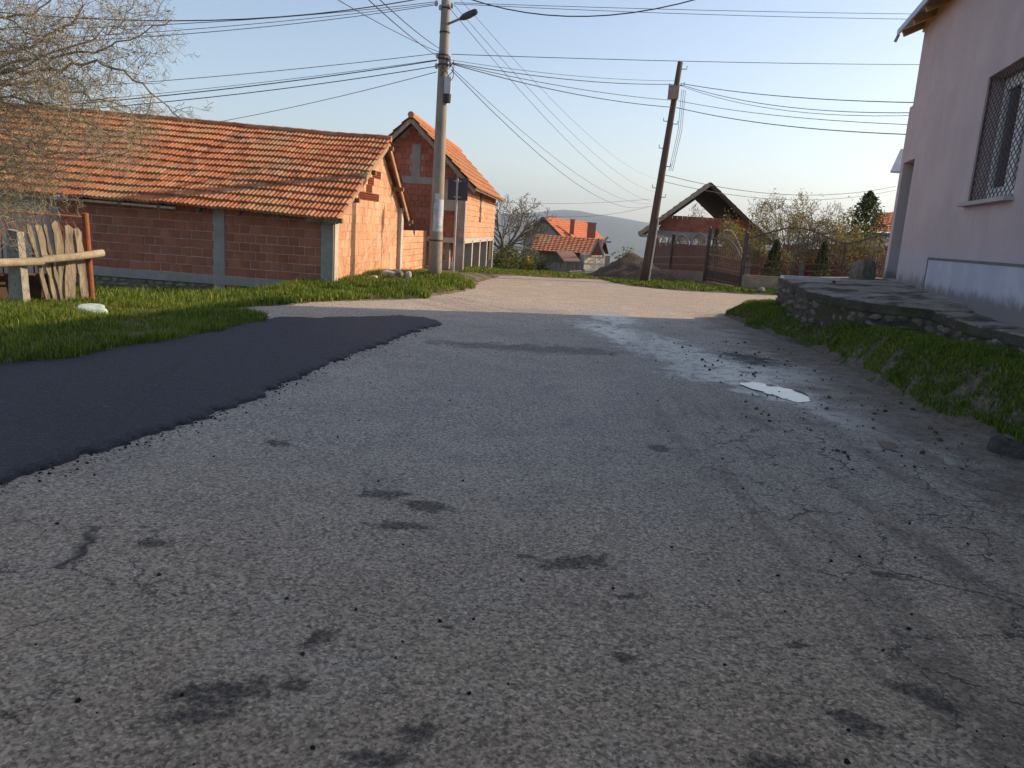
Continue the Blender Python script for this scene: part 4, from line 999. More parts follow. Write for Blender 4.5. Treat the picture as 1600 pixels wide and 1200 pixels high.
cable('far cable dipping toward the orange roof left of the wooden pole', on_y(860, 338, 58), on_y(1018, 322, 60), .012, .3)
cable('far cable from wooden pole to yard trees and pink house corner', W_(.5, .1), on_y(1400, 291, 34), .012, .5)
cable('second far cable above yard trees near the pink house corner', W_(.47, .1), on_y(1400, 297, 34), .010, .5)

# ================================================================== rustic fence on the left
LF = thing('rustic_fence', (-7.6, 12.2, .1), 'patched garden fence of rusty iron bars and weathered boards beside red post', 'fence')
def lf(px, py, y=12.2):      # the fence runs obliquely, its left end nearer the road
    return on_y(px, py, y-1.2+1.2*min(px, 170)/135)
RUST = simple('rusty_red_paint', (.26, .075, .035), (.36, .12, .06), 5, .8, .3, 40, dirt=((.15, .07, .045), 3, .55, .7))
RUST_D = simple('rust', (.13, .055, .035), (.22, .09, .05), 8, .85, .3)
q = MB(); q.tube([lf(144, 478), lf(132.5, 333)], .052, 14); q.build('red_post', RUST, LF)
q = MB(); q.tube([lf(-60, 322, 12.25), lf(30, 331, 12.25), lf(128, 339, 12.2)], .018, 6); q.build('top_rail', RUST_D, LF)
q = MB(); q.tube([lf(-60, 430, 12.25), lf(125, 428, 12.2)], .015, 6); q.build('bottom_rail', RUST_D, LF)
rr = random.Random(5)
for i, px in enumerate(range(-30, 126, 12)):
    q = MB(); x0 = px; q.tube([lf(x0+2, 330+ (px*.07 if px > 0 else 0)*.6, 12.25), lf(x0, 342+px*.05, 12.25), lf(x0+8, 360, 12.22), lf(x0+9, 385, 12.28), lf(x0+12, 432, 12.25)], .012, 5); q.build('twisted_bar', RUST, LF)
FBOARD = simple('gnarled_board', (.19, .155, .11), (.40, .34, .245), 4, .95, .8, 18, .02, dirt=((.12, .105, .08), 5, .5, .64), rand=.25, stretch=(3, 3, .5))
boards = [(60, 352, 92, 470, .13), (44, 350, 77, 468, .07), (86, 345, 106, 468, .16), (107, 352, 112, 468, .17), (121, 356, 133, 468, .13), (70, 350, 97, 470, .05)]
for x0, y0, x1, y1, w in boards:
    a = lf(x0, y0, 12.12+rr.uniform(-.06, .06)); b = lf(x1, y1, 12.1+rr.uniform(-.04, .04)); q = MB(); fd = np.array([.42, .906, 0]); k = 7; Lp, Rp = [], []
    for i in range(k):      # split, gnarled board with uneven edges and a worn top
        c_ = b+(a-b)*i/(k-1); hw = w*.5*(1.05-.25*i/(k-1)); Lp.append(c_-fd*(hw+rr.uniform(-.016, .016))); Rp.append(c_+fd*(hw+rr.uniform(-.016, .016)))
    Lp[-1] = Lp[-1]-GZ*rr.uniform(.0, .07); Rp[-1] = Rp[-1]-GZ*rr.uniform(.0, .07)
    q.prism(Lp+[a+GZ*.01]+Rp[::-1], (-.03, .014, 0)); q.build('board', FBOARD, LF)
q = MB(); q.smooth = True; q.tube([lf(-60, 416, 12.0), lf(0, 411, 12.0), lf(66, 408, 11.98), lf(68, 405, 11.98), lf(120, 401, 12.0), lf(161, 395, 12.02)], [.06, .062, .06, .055, .06, .055], 10); q.build('log_rail', simple('peeled_log', (.32, .26, .17), (.48, .41, .29), 3, .9, .7, 22, .02, stretch=(.5, 3, 3)), LF)
q = MB(); c = lf(22, 420, 12.05); b = lf(26, 475, 12.05); q.prism([(b[0]-.11, b[1], -.1), (b[0]+.11, b[1], -.1), (b[0]+.07, b[1], lf(17, 362, 12.05)[2]), (b[0]-.09, b[1], lf(17, 362, 12.05)[2]+.03)], (0, .16, 0)); q.build('stone_post', simple('lichen_stone', (.22, .21, .18), (.40, .38, .32), 7, .95, .6, 25, .02, dirt=((.13, .13, .10), 9, .55, .65)), LF)
for z0 in (0,):
    q = MB(); q.prism([lf(-60, 470, 12.5), lf(100, 470, 12.5), lf(100, 428, 12.5), lf(-60, 428, 12.5)], (-.1, .05, 0)); q.build('brush_panel', simple('brown_brush', (.06, .04, .028), (.12, .075, .05), 9, .95), LF)

# plastic bag on the verge
bgm = rock_mesh('plastic_bag', 123, simple('milky_plastic', (.42, .55, .45), (.60, .70, .62), 6, .35, .5, 14, .03), 3, .5, .6)
o = bpy.data.objects.new('plastic_bag', bgm); COL.objects.link(o); bp = on_z(142, 484, .14); o.location = (bp[0], bp[1], gz(bp[0], bp[1])+.09); o.scale = (.52, .34, .3); o.rotation_euler = (0, 0, .3)
tag(o, 'crumpled pale green plastic bag in grass near the red post', 'plastic bag')

# rubble by the concrete pole
RUB = simple('rubble_white', (.45, .42, .38), (.62, .59, .55), 4, .95, .4, 20); RUB2 = simple('rubble_grey', (.16, .14, .12), (.28, .25, .22), 4, .95, .4, 20)
rub = [(612, 430, .34, RUB, 'whitish broken block leaning in rubble beside the concrete pole'), (628, 424, .30, RUB2, 'upper grey chunk of rubble beside the concrete pole'), (620, 437, .36, RUB2, 'dark flat lump at the front of the roadside rubble'),
       (637, 433, .24, RUB, 'small pale chunk nearest the concrete pole foot'), (602, 425, .22, RUB, 'small pale stone at the left end of the roadside rubble'), (550, 440, .2, RUB2, 'brown lump at the shed gable foot by its shadow strip'), (583, 428, .18, RUB, 'light stone lying against shed gable wall')]
for i, (px, py, s, m_, lab) in enumerate(rub):
    me = rock_mesh('rubble_chunk', 130+i, m_, 2, .55); o = bpy.data.objects.new('rubble_chunk', me); COL.objects.link(o); p0 = on_y(px, py, 19.2 if px > 590 else 18.6)
    g = gz(p0[0], p0[1]); o.location = (p0[0], p0[1], g+s*.25); o.scale = (s*1.6, s*1.0, s*1.0); o.rotation_euler = (.3*i, .5*i, i); tag(o, lab, 'rubble', 'rubble by the concrete pole')
# stones at the right kerb
for i, (px, py, s, lab) in enumerate([(1494, 722, .26, 'pale rounded stone half sunk in the muddy shoulder'), (1592, 706, .46, 'dark jagged rock at the right edge of the frame below grass bank'), (1190, 452, .35, 'pale stone at the foot of the fence wall across the street')]):
    me = rock_mesh('stone', 150+i, (simple('dark_rock', (.035, .03, .026), (.10, .088, .075), 5, .95, .7, 14, .03) if i == 1 else simple('pale_stone', (.30, .26, .22), (.42, .38, .33), 4, .9)), 3, .3 if i != 1 else .8, 1., .75 if i != 1 else .55); o = bpy.data.objects.new('stone', me); COL.objects.link(o)
    p0 = on_z(px, py, .02) if i < 2 else on_y(px, py, 25.6); o.location = (p0[0], p0[1], gz(p0[0], p0[1]) + s*.12 if i != 0 else .01); o.scale = (s, s*.8, s*(.6 if i else .3)); o.rotation_euler = (.1, .2, i); tag(o, lab, 'stone')

# soil heap
hp = on_z(972, 441, -.05)
q = MB(); q.smooth = True; NXh = 36
for j in range(NXh):
    for i in range(NXh):
        x = -2.0+4*i/(NXh-1); y = -1.7+3.4*j/(NXh-1); r = math.hypot(x/1.75, y/1.5)
        h = max(0, (1-r))*.95+.09*(float(vnoise(x*4+9, y*4, 71))-.5)+.05*(float(vnoise(x*11, y*11, 72))-.5)-.12*(r > 1)
        X_, Y_ = hp[0]+.6+x, hp[1]+2.0+y; q.v.append((X_, Y_, gz(X_, Y_)+h))
for j in range(NXh-1):
    for i in range(NXh-1):
        a = j*NXh+i; q.f.append((a, a+1, a+1+NXh, a+NXh)); q.t.append(.5)
tag(q.build('soil_heap', simple('dug_earth', (.07, .05, .037), (.15, .11, .08), 3, .95, .8, 16, .05)), 'heap of dark brown earth beside the leaning wooden pole', 'soil heap')
# ================================================================== houses beyond the crest
def house_box(th, P, z0, z1, mat, name='wall', thick=None):
    q = MB(); n = len(P); q.prism([(p[0], p[1], z0) for p in P], (0, 0, z1-z0)); return q.build(name, mat, th)
GREYWALL = simple('grey_render', (.30, .275, .255), (.38, .35, .325), .8, .9, .2, 10)
# orange-roofed house
Kc = on_y(882, 372, 72); Lc = on_y(818, 366, 75); Rc = Kc+(on_y(945, 372, 82)-Kc)
h3 = thing('orange_roof_house', (Kc[0], Kc[1], -3.2), 'grey gabled house with bright orange tile roof down the slope', 'house')
back = Rc-Kc; zE = Kc[2]; apex = on_y(850, 341, 73.5); mid = (Kc+Lc)/2; apex = np.array([mid[0], mid[1], apex[2]])
b2 = back*1.0
q = MB(); q.prism([(Kc[0], Kc[1], -3.5), (Lc[0], Lc[1], -3.5), (Lc[0], Lc[1], zE), tuple(apex), (Kc[0], Kc[1], zE)], (b2[0], b2[1], 0)); q.build('wall', GREYWALL, h3)
bx = np.array([b2[0], b2[1], 0.])
ovh = -bx/np.linalg.norm(bx)*.5; dn = (Kc-apex); dn = dn/np.linalg.norm(dn)
mb, _ = tiled_slope(np.array([Kc[0], Kc[1], zE])+dn*.5+ovh, np.array([Kc[0], Kc[1], zE])+dn*.5+bx, apex+bx+GZ*.12, apex+ovh+GZ*.12, 11, .4, .03, 1, None, 3, .5, 2); mb.build('roof_tiles', TILE_ORANGE, h3)['kind'] = 'stuff'
dl = (np.array([Lc[0], Lc[1], zE])-apex); dl /= np.linalg.norm(dl)
mb, _ = tiled_slope(np.array([Lc[0], Lc[1], zE])+dl*.5+ovh, np.array([Lc[0], Lc[1], zE])+dl*.5+bx, apex+bx+GZ*.12, apex+ovh+GZ*.12, 11, .4, .03, 1, None, 4, .5, 2); mb.build('roof_tiles', TILE_ORANGE, h3)['kind'] = 'stuff'
for end in (np.array([Kc[0], Kc[1], zE])+dn*.5, np.array([Lc[0], Lc[1], zE])+dl*.5):
    q = MB(); q.bar(end+ovh*1.02, apex+ovh*1.02+GZ*.05, .08, .2); q.build('barge_board', DARK_WOOD, h3)
for px, y0, y1, w in ((893, 344, 366, .38), (923, 349, 372, .75)):
    d_ = 74; a = on_y(px, y1, d_); b = on_y(px, y0, d_); q = MB(); q.box((a[0], a[1], (a[2]+b[2])/2), (w, w, b[2]-a[2])); ch = q.build('chimney', simple('chimney_brick', (.34, .10, .06), (.42, .15, .09), 3, .9), h3)
    q = MB(); q.box((a[0], a[1], b[2]+.05), (w+.16, w+.16, .1)); q.build('chimney_cap', CONCRETE, ch)
# brown-roofed house in front of it
bw0 = thing('brown_roof_house', (*on_y(890, 425, 62)[:2], -2.6), 'low house with old brown tile roof in front of the orange roof', 'house')
A_ = on_y(826, 391, 61); B_ = on_y(936, 398, 60); C_ = on_y(946, 374, 64); D_ = on_y(836, 366, 65)
mb, _ = tiled_slope(A_, B_, C_, D_, 9, .34, .04, 1, None, 13, 1., 2); 
for i_ in range(len(mb.t)): mb.t[i_] *= .45
mb.build('roof_tiles', TILE_J, bw0)['kind'] = 'stuff'
E1 = C_+(C_-B_)*np.array([1, 1, -1]); E2 = D_+(D_-A_)*np.array([1, 1, -1]); q = MB(); q.prism([E2, E1, C_, D_], (0, 0, -.1)); q.build('back_roof', DARK_WOOD, bw0)
q = MB(); q.prism([(A_[0]+.8, A_[1]+.7, -3), (B_[0]-.4, B_[1]+.7, -3), (E1[0]-.4, E1[1]-.7, -3), (E2[0]+.8, E2[1]-.7, -3)], (0, 0, A_[2]+3.05)); q.build('wall', simple('brown_board_wall', (.16, .12, .09), (.27, .21, .16), 1.5, .9, stretch=(3, 3, .3)), bw0)  # plain dark brown board wall
q = MB(); q.prism([B_+np.array([-.4, .7, .05]), E1+np.array([-.4, -.7, .05]), C_+np.array([-.4, 0, -.15])], (-.15, 0, 0)); q.build('gable_wall', DARK_WOOD, bw0)
A2, B2_, C2, D2 = on_y(882, 408, 57), on_y(908, 409, 57), on_y(895, 392, 60), on_y(868, 391, 60)
q = MB(); q.prism([A2, B2_, C2, D2], (0, 0, -.1)); q.build('porch_roof', simple('porch_sheet', (.24, .13, .08), (.34, .2, .13), 1.5, .8), bw0)
q = MB(); q.bar(on_y(926, 398, 58.8), on_y(950, 370, 58.8), .16, .16); q.bar(on_y(945, 378, 58.8), on_y(955, 378, 58.8), .14, .14); q.build('white_poles', CONCRETE_LT, bw0)
# white double gate with little brick gable
wg = thing('white_gate_shed', (*on_y(929, 432, 57)[:2], -2.3), 'small shed front with white double doors and brick gable', 'shed')
WGM = simple('white_gate_paint', (.62, .58, .50), (.74, .70, .62), 1.2, .7, .3, 20, stretch=(3, 3, .4))
zb, zt = on_y(929, 440, 57)[2], on_y(929, 399, 57)[2]
for x0, x1, d0, d1 in ((912, 928.3, 57, 57.55), (929, 944, 57.6, 58.1)):      # the front is turned towards the sun
    a = on_y(x0, 420, d0); b = on_y(x1, 420, d1); nv = np.array([(b-a)[1], -(b-a)[0], 0]); nv /= np.linalg.norm(nv)
    q = MB(); q.prism([(a[0], a[1], zb), (b[0], b[1], zb), (b[0], b[1], zt), (a[0], a[1], zt)], -nv*.06); dl_ = q.build('door_leaf', WGM, wg)
    for f in (.1, .4, .7, .97):
        q = MB(); q.bar((a[0]+nv[0]*.03, a[1]+nv[1]*.03, zb+(zt-zb)*f), (b[0]+nv[0]*.03, b[1]+nv[1]*.03, zb+(zt-zb)*f), .05, .09); q.build('ledge', WGM, dl_)
a = on_y(908, 420, 58.3); b = on_y(952, 420, 58.3)
q = MB(); q.box(((a[0]+b[0])/2, a[1]+1.6, (zb+zt)/2), (b[0]-a[0], 3, zt-zb)); q.build('body', simple('shed_body', (.38, .33, .26), (.48, .42, .34), 1, .9), wg)
l, r, tp = on_y(921, 399, 57), on_y(943, 399, 57), on_y(935, 374, 57)
q = MB(); q.prism([l, r, tp], (0, .3, 0)); q.build('gable', BRICK_J, wg)
for e in (l, r):
    q = MB(); q.bar(e+np.array([0, -.05, -.05]), tp+np.array([0, -.05, .05]), .12, .12); q.build('verge', CONCRETE_LT, wg)
# picket fence in front
pf = thing('picket_fence', (*on_y(875, 432, 50)[:2], -1.7), 'grey weathered picket fence below the brown-roofed house', 'fence')
pm = MB(); pm.box((0, 0, .5), (.09, .025, 1.3)); pme = pm.mesh('picket'); pme.materials.append(TIMBER_GREY)
for px in np.arange(836, 913, 3.1):
    p0 = on_y(px, 425, 50); g = gz(p0[0], 50); place('picket', pme, pf, (p0[0], 50, on_y(px, 412, 50)[2]-1.1+random.uniform(-.06, .06)), (0, random.uniform(-.04, .04), 0))
q = MB(); q.bar(on_y(835, 420, 50.05), on_y(914, 422, 50.05), .06, .08); q.build('rail', TIMBER_GREY, pf)
a, b = on_y(862, 432, 34), on_y(910, 433, 34.5)
q = MB(); q.bar(a+GZ*.06, b+GZ*.06, .4, .14); tag(q.build('white_beam', CONCRETE_LT), 'pale concrete beam lying on far grass in front of picket fence', 'beam')
cb = on_y(899, 430, 34.2); q = MB(); q.bar(cb+np.array([-.28, 0, .10]), cb+np.array([.28, 0, .16]), .3, .12); tag(q.build('white_block', CONCRETE_LT), 'small pale slab leaning on the concrete beam by far grass', 'slab')

# ================================================================== open-gabled brick house behind the iron fence
OG = 40.
ogh = thing('open_gable_house', (*on_y(1110, 420, OG)[:2], -1.), 'brick house shell with empty open gable under dark roof', 'house')
ov = ray(1026, HOR_Y+HOR_S*226); OV_ = np.array([ov[0], ov[1], 0]); OV_ /= np.linalg.norm(OV_); OX = np.array([OV_[1], -OV_[0], 0])
ap = on_y(1110, 285, OG); el = on_y(996, 364, OG); er = 2*ap-el; er[2] = el[2]; half_ = (ap-el)[0]
LENG = 15.5
def og(x, v, z): return np.array([ap[0], ap[1], 0])+OX*x+OV_*v+GZ*z
Wh = half_*.97; zE, zA = el[2], ap[2]
for sg_ in (-1, 1):
    A_ = og(sg_*Wh, 0, zE); B_ = og(sg_*Wh, LENG, zE); C_ = og(0, LENG, zA); D_ = og(0, 0, zA)
    q = MB(); q.prism([A_-GZ*.14, B_-GZ*.14, C_-GZ*.14, D_-GZ*.14], GZ*.1); q.build('roof_boarding', DARK_WOOD, ogh)
    mb, _ = tiled_slope(A_, B_, C_, D_, 12, .3, .03, 1, None, 21, 1., 2)
    for i_ in range(len(mb.t)): mb.t[i_] *= .35
    mb.build('roof_tiles', TILE_J, ogh)['kind'] = 'stuff'
    q = MB(); q.bar(A_-GZ*.08-OV_*.02, D_-GZ*.08-OV_*.02, .05, .2); q.build('barge_board', TIMBER_GREY if sg_ < 0 else DARK_WOOD, ogh)
zw = on_y(1080, 342, OG+.8)[2]; zc0, zc1 = on_y(1080, 373, OG+.8)[2], on_y(1080, 363, OG+.8)[2]
FO = (OX, OV_, GZ)
wx = Wh-1.0
q = MB(); q.box(og(0, .9, (zc1+zw)/2-.02), (wx*2-.1, .2, zw-zc1-.04), FO); q.build('front_wall', MORTAR, ogh)
fb = MB(); z = zc1+.01; row = 0
while z < zw-.05:
    x = -wx+(.13 if row % 2 else 0)
    while x < wx-.2:
        fb.box(og(x+.125, .78, z+.095), (.246, .06, .188), FO, random.random()); x += .256
    z += .2; row += 1
fb.build('front_bricks', BRICK_J, ogh)['kind'] = 'stuff'
q = MB(); q.box(og(0, .84, (zc0+zc1)/2), (wx*2+.8, .34, zc1-zc0), FO); q.build('concrete_band', CONCRETE, ogh)
q = MB(); q.box(og(0, .9, (zc0-1.6)/2-.2), (wx*2, .2, zc0+1.4), FO); q.build('lower_wall', simple('brick_red_wall', (.16, .06, .045), (.26, .10, .07), 2, .9, .4, 12), ogh)
for sg_ in (-1, 1):
    q = MB(); q.box(og(sg_*(wx+.0), LENG/2, (zE-1.6)/2), (.2, LENG-2.2, zE+1.5), FO); q.build('side_wall', simple('brick_side_wall', (.30, .10, .07), (.40, .15, .10), 2, .9, .4, 12), ogh)
for sg_ in (-1, 1):
    q = MB(); q.bar(og(sg_*Wh*.98, .15, zE-.12), og(sg_*(wx-.3), .15, zE-.10), .12, .14); q.build('soffit_beam', CONCRETE_LT, ogh)

# yard wall, shed and far roof to the right
REDWALL = simple('red_yard_wall', (.30, .085, .07), (.40, .13, .10), 1.5, .9, .4, 12)
yw2 = thing('red_yard_wall', (*on_y(1265, 430, 34)[:2], .1), 'dull red brick wall at the back of the fenced yard', 'wall')
prev = None
for x0, x1, y0 in ((1165, 1222, 392), (1224, 1262, 385), (1262, 1310, 392)):
    a = on_y(x0, y0, 34); b = on_y(x1, y0, 34); q = MB(); q.box(((a[0]+b[0])/2, 34, a[2]/2-.1), (b[0]-a[0], .2, a[2]+.4)); q.build('panel', REDWALL, yw2)
for px, y0 in ((1173, 375), (1258, 384), (1312, 398)):
    a = on_y(px, y0, 33.8); q = MB(); q.box((a[0], 33.85, a[2]/2), (.22, .22, a[2]+.3)); q.build('post', CONCRETE, yw2)
s2 = thing('grey_roof_shed', (*on_y(1350, 430, 32.5)[:2], .1), 'low brick shed with grey roof behind the wavy fence', 'shed')
a = on_y(1318, 388, 32.5); b = on_y(1420, 388, 32.5)
q = MB(); q.box(((a[0]+b[0])/2, 33.6, a[2]/2-.1), (b[0]-a[0], 2.2, a[2]+.5)); q.build('wall', REDWALL, s2)
c_, d_ = on_y(1345, 368, 35), on_y(1425, 370, 35)
q = MB(); q.prism([a+np.array([-.2, -.2, .02]), b+np.array([0, -.2, .02]), d_, c_], GZ*.08); q.build('roof', simple('grey_roofing', (.11, .10, .10), (.18, .165, .16), 1, .85), s2)
fr = thing('far_red_roof_house', (*on_y(1395, 420, 48)[:2], 0.), 'sunny red tile roof peeking out beside pink house corner', 'house')
A_, B_, C_, D_ = on_y(1358, 362, 47), on_y(1450, 362, 47), on_y(1455, 330, 51), on_y(1366, 333, 51)
mb, _ = tiled_slope(A_, B_, C_, D_, 9, .3, .03, 1, None, 31, .5, 2); mb.build('roof_tiles', TILE_ORANGE, fr)['kind'] = 'stuff'
q = MB(); q.prism([(A_[0]+.4, 47.4, -.5), (B_[0], 47.4, -.5), (B_[0], 53, -.5), (A_[0]+.4, 53, -.5)], (0, 0, A_[2]+.5)); q.build('wall', GREYWALL, fr)
# neighbour house hidden behind the pink one: only its eave corner peeks out
nb = thing('neighbour_house', (19, 37, .1), 'grey eave corner of neighbouring house just left of the pink wall', 'house')
ec = on_y(1391, 270, 36)
rgz = ec[2]+1.2; SK = .62     # the house stands askew to the street
def nq(x, y, z): return (ec[0]+x+SK*y, ec[1]+y, z)
q = MB(); q.prism([nq(.45, .3, .0), nq(6, .3, .0), nq(6, 3.6, .0), nq(.45, 3.6, .0)], GZ*(ec[2]-.05)); q.build('wall', GREYWALL, nb)
q = MB(); q.prism([nq(0, 0, ec[2]), nq(6.5, 0, ec[2]), nq(6.5, 1.9, rgz), nq(0, 1.9, rgz)], GZ*.1); q.prism([nq(0, 3.8, ec[2]), nq(6.5, 3.8, ec[2]), nq(6.5, 1.9, rgz+.002), nq(0, 1.9, rgz+.002)], GZ*.1); q.build('roof', METAL, nb)
# ================================================================== trees and shrubs
def leaf_mat(name, stops, trans=.35):
    t = NT(name); c = t.ramp(t.tint(), stops); return t.finish(c, .65, None, 0, .25, trans)
BARK = simple('grey_bark', (.17, .145, .115), (.30, .26, .20), 6, .95, .5, 30)
BARK_TAN = simple('lichen_twigs', (.25, .20, .135), (.46, .39, .26), 3, .95, .4, 30, dirt=((.10, .085, .07), 1.5, .55, .7))
LEAF_YG = leaf_mat('autumn_leaf', [(0, (.16, .17, .03)), (.4, (.26, .24, .045)), (.75, (.40, .31, .06)), (1, (.30, .17, .05))])
LEAF_G = leaf_mat('olive_leaf', [(0, (.05, .075, .02)), (.5, (.10, .125, .03)), (.85, (.17, .17, .045)), (1, (.26, .2, .06))])
LEAF_D = leaf_mat('conifer_needles', [(0, (.025, .045, .016)), (.6, (.06, .09, .028)), (1, (.13, .15, .045))], .3)
LEAF_T = leaf_mat('thuja_scale', [(0, (.02, .04, .012)), (.6, (.045, .08, .02)), (1, (.11, .15, .03))], .2)
def unit(v): return v/(np.linalg.norm(v)+1e-9)
class Tree:
    def __init__(s, seed): s.r = np.random.default_rng(seed); s.mb = MB(); s.tips = []
    def branch(s, p, d, L, r, lev, wob=.25, grav=0., kids=5, up=.0, spread=.9, sides=5, rmin=.003, ratio=.55):
        k = 4 if lev > 0 else 2; pts = [p]; q = p.copy(); dd = unit(d)
        for i in range(k):
            dd = unit(dd+s.r.normal(0, wob/k**.5, 3)+np.array([0, 0, up-grav])/k); q = q+dd*L/k; pts.append(q)
        s.mb.tube(pts, list(np.linspace(r, max(rmin, r*.45), k+1)), sides if lev > 1 else 3, False)
        if lev == 0: s.tips.append((pts[-1], dd)); s.tips.append((pts[1], dd)); return
        for i in range(kids):
            f = .2+.8*(i+s.r.random())/kids; j = min(k-1, int(f*k)); b = pts[j]+(pts[j+1]-pts[j])*(f*k-j)
            side = s.r.normal(0, 1, 3); side = unit(side-dd*np.dot(side, dd)); nd = unit(dd*(1-.45*spread)+side*spread)
            s.branch(b, nd, L*ratio*s.r.uniform(.7, 1.15)*(1.1-.35*f), max(rmin, r*.5*(1.1-.4*f)), lev-1, wob, grav, kids, up, spread, sides, rmin, ratio)
    def along(s, pts, rad, lev, kids, klen, wob, grav, up=0., sides=6, rmin=.003, ratio=.5, spread=.95, kr=.012):
        """a limb through given points with side twigs"""
        pts = [np.array(p, float) for p in pts]; fine = []
        for i in range(len(pts)-1):
            for j in range(5): fine.append(pts[i]+(pts[i+1]-pts[i])*j/5+s.r.normal(0, .025, 3))
        fine.append(pts[-1]); n = len(fine); s.mb.tube(fine, list(np.linspace(rad, rad*.25, n)), sides, False)
        for i in range(kids):
            f = .08+.9*(i+s.r.random())/kids; j = min(n-2, int(f*(n-1))); b = fine[j]; dd = unit(fine[j+1]-fine[j])
            side = s.r.normal(0, 1, 3); side = unit(side-dd*np.dot(side, dd)); nd = unit(dd*.5+side*spread)
            s.branch(b, nd, klen*s.r.uniform(.6, 1.2)*(1.1-.4*f), kr*(1.1-.5*f), lev, wob, grav, 5, up, spread, 4, rmin, ratio)
    def leaves(s, n, size, spread, skew=.5):
        mb = MB(); T = s.tips; idx = s.r.integers(0, len(T), n)
        for i in idx:
            p, d = T[i]; c = p+s.r.normal(0, spread, 3); leaf(mb, c, size*s.r.uniform(.6, 1.3), s.r)
        return mb
def leaf(mb, c, sz, r, tint=None):
    a = unit(r.normal(0, 1, 3)); b = unit(np.cross(a, r.normal(0, 1, 3))); o = len(mb.v)
    for q in (c-a*sz, c+b*sz*.45, c+a*sz, c-b*sz*.45): mb.v.append((float(q[0]), float(q[1]), float(q[2])))
    mb.f.append((o, o+1, o+2, o+3)); mb.t.append(float(r.random()) if tint is None else tint)

# big bare tree whose crown hangs in from the left
bt = thing('bare_tree', (-9.4, 12.9, .1), 'large bare fruit tree with tangled drooping twigs hanging over left fence', 'tree')
T = Tree(2); tp = np.array([-9.4, 12.9, 0.]); crown = np.array([-9.2, 12.4, 3.0])
T.mb.tube([tp, (-9.35, 12.7, 1.4), crown], [.2, .17, .14], 10)
def PX(*a): return [on_y(px, py, y) for px, py, y in a]
limbs = [(PX((60, 112, 11.2), (150, 98, 10.8), (222, 130, 10.5), (283, 186, 10.4)), .045), (PX((40, 75, 12), (70, 55, 11.8), (105, 44, 11.6), (132, 8, 11.5), (138, -40, 11.5)), .05),
         (PX((40, 155, 11.5), (100, 175, 11.0), (165, 205, 10.8), (235, 232, 10.7)), .04), (PX((-25, 165, 10.5), (8, 185, 10.2), (30, 245, 10.1), (36, 308, 10.1)), .03),
         (PX((50, 88, 11), (130, 82, 10.8), (205, 62, 10.6), (268, 30, 10.5)), .035), (PX((-10, 205, 11), (60, 235, 10.6), (140, 245, 10.4), (225, 238, 10.3)), .035),
         (PX((0, 30, 11.5), (60, 20, 11.4), (100, -20, 11.4)), .04), (PX((70, 130, 11.8), (130, 150, 11.6), (190, 165, 11.5), (250, 215, 11.4)), .035), (PX((-40, 120, 12), (0, 128, 11.8), (50, 140, 11.6), (95, 200, 11.4)), .04),
         (PX((-40, 260, 10.6), (20, 268, 10.4), (70, 262, 10.3), (120, 285, 10.2)), .025), (PX((150, 60, 11), (185, 40, 10.9), (215, -10, 10.9)), .025), (PX((-60, 300, 10.4), (-10, 335, 10.3), (40, 330, 10.2)), .02),
         (PX((0, 60, 10.8), (70, 95, 10.5), (120, 130, 10.3), (170, 185, 10.2)), .03), (PX((-20, 150, 11.6), (60, 185, 11.4), (120, 215, 11.2), (185, 260, 11.1)), .03), (PX((-30, 10, 11), (30, 40, 10.8), (90, 70, 10.7), (150, 130, 10.6)), .03), (PX((-40, 210, 11.2), (20, 235, 11.), (75, 290, 10.8)), .025)]
for L_, r_ in limbs:
    s0 = crown+np.array([.0, -.2, random.uniform(-.3, .5)]); m0 = (s0+L_[0])/2+np.array([0, 0, .12])
    T.along([s0, m0]+L_, r_*.68, 2, 46, .66, .3, .16, 0., 6, .0022, .55, 1.0, .0065)
T.mb.build('branches', BARK_TAN, bt)
T.leaves(420, .028, .03).build('last_leaves', LEAF_YG, bt)['kind'] = 'stuff'

def plain_tree(name, label, px, depth, top_py, seed, leafmat, nleaf, lsize, kids=6, lev=3, bark=BARK, spread=.75, trunk_f=.3, lspread=.09, up=.25, group=None, rt=.06, rmin=.006, width=1.):
    p = on_y(px, 425, depth); p[2] = gz(p[0], p[1])-.05; top = on_y(px, top_py, depth)[2]; Hh = top-p[2]
    th = thing(name, p, label, 'tree', group); T = Tree(seed); tr = p+np.array([0, 0, Hh*trunk_f])
    T.mb.tube([p, (p+tr)/2+T.r.normal(0, .03, 3), tr], [rt*1.3, rt*1.1, rt], 8)
    for i in range(kids):
        a = 2*math.pi*i/kids+T.r.uniform(-.4, .4); e = T.r.uniform(.45, 1.4)
        T.branch(tr-np.array([0, 0, T.r.uniform(0, .2)*Hh*trunk_f]), np.array([math.cos(a)*width, math.sin(a)*width, e*1.1]), Hh*(1-trunk_f)*.62, rt*.6, lev, .3, 0., 5, up, spread, 5, rmin, .6)
    T.mb.build('trunk', bark, th)
    if nleaf: T.leaves(nleaf, lsize, lspread).build('crown', leafmat, th)['kind'] = 'stuff'
    return th
plain_tree('bare_tree', 'bare grey walnut tree rising behind the tall brick house', 783, 42, 262, 11, LEAF_YG, 350, .06, 7, 3, BARK, .8, .28, .1, .35, None, .13, .012, 1.1)
plain_tree('yard_tree', 'tallest sparse yellowing fruit tree in the fenced yard', 1232, 31, 268, 12, LEAF_YG, 3800, .042, 10, 3, BARK, .75, .25, .11, .3, 'fruit trees in the yard', .06)
plain_tree('yard_tree', 'golden leafy tree left of tallest fruit tree in the yard, behind iron gate', 1158, 29.5, 322, 13, LEAF_YG, 3600, .045, 8, 3, BARK, .8, .25, .12, .2, 'fruit trees in the yard', .05)
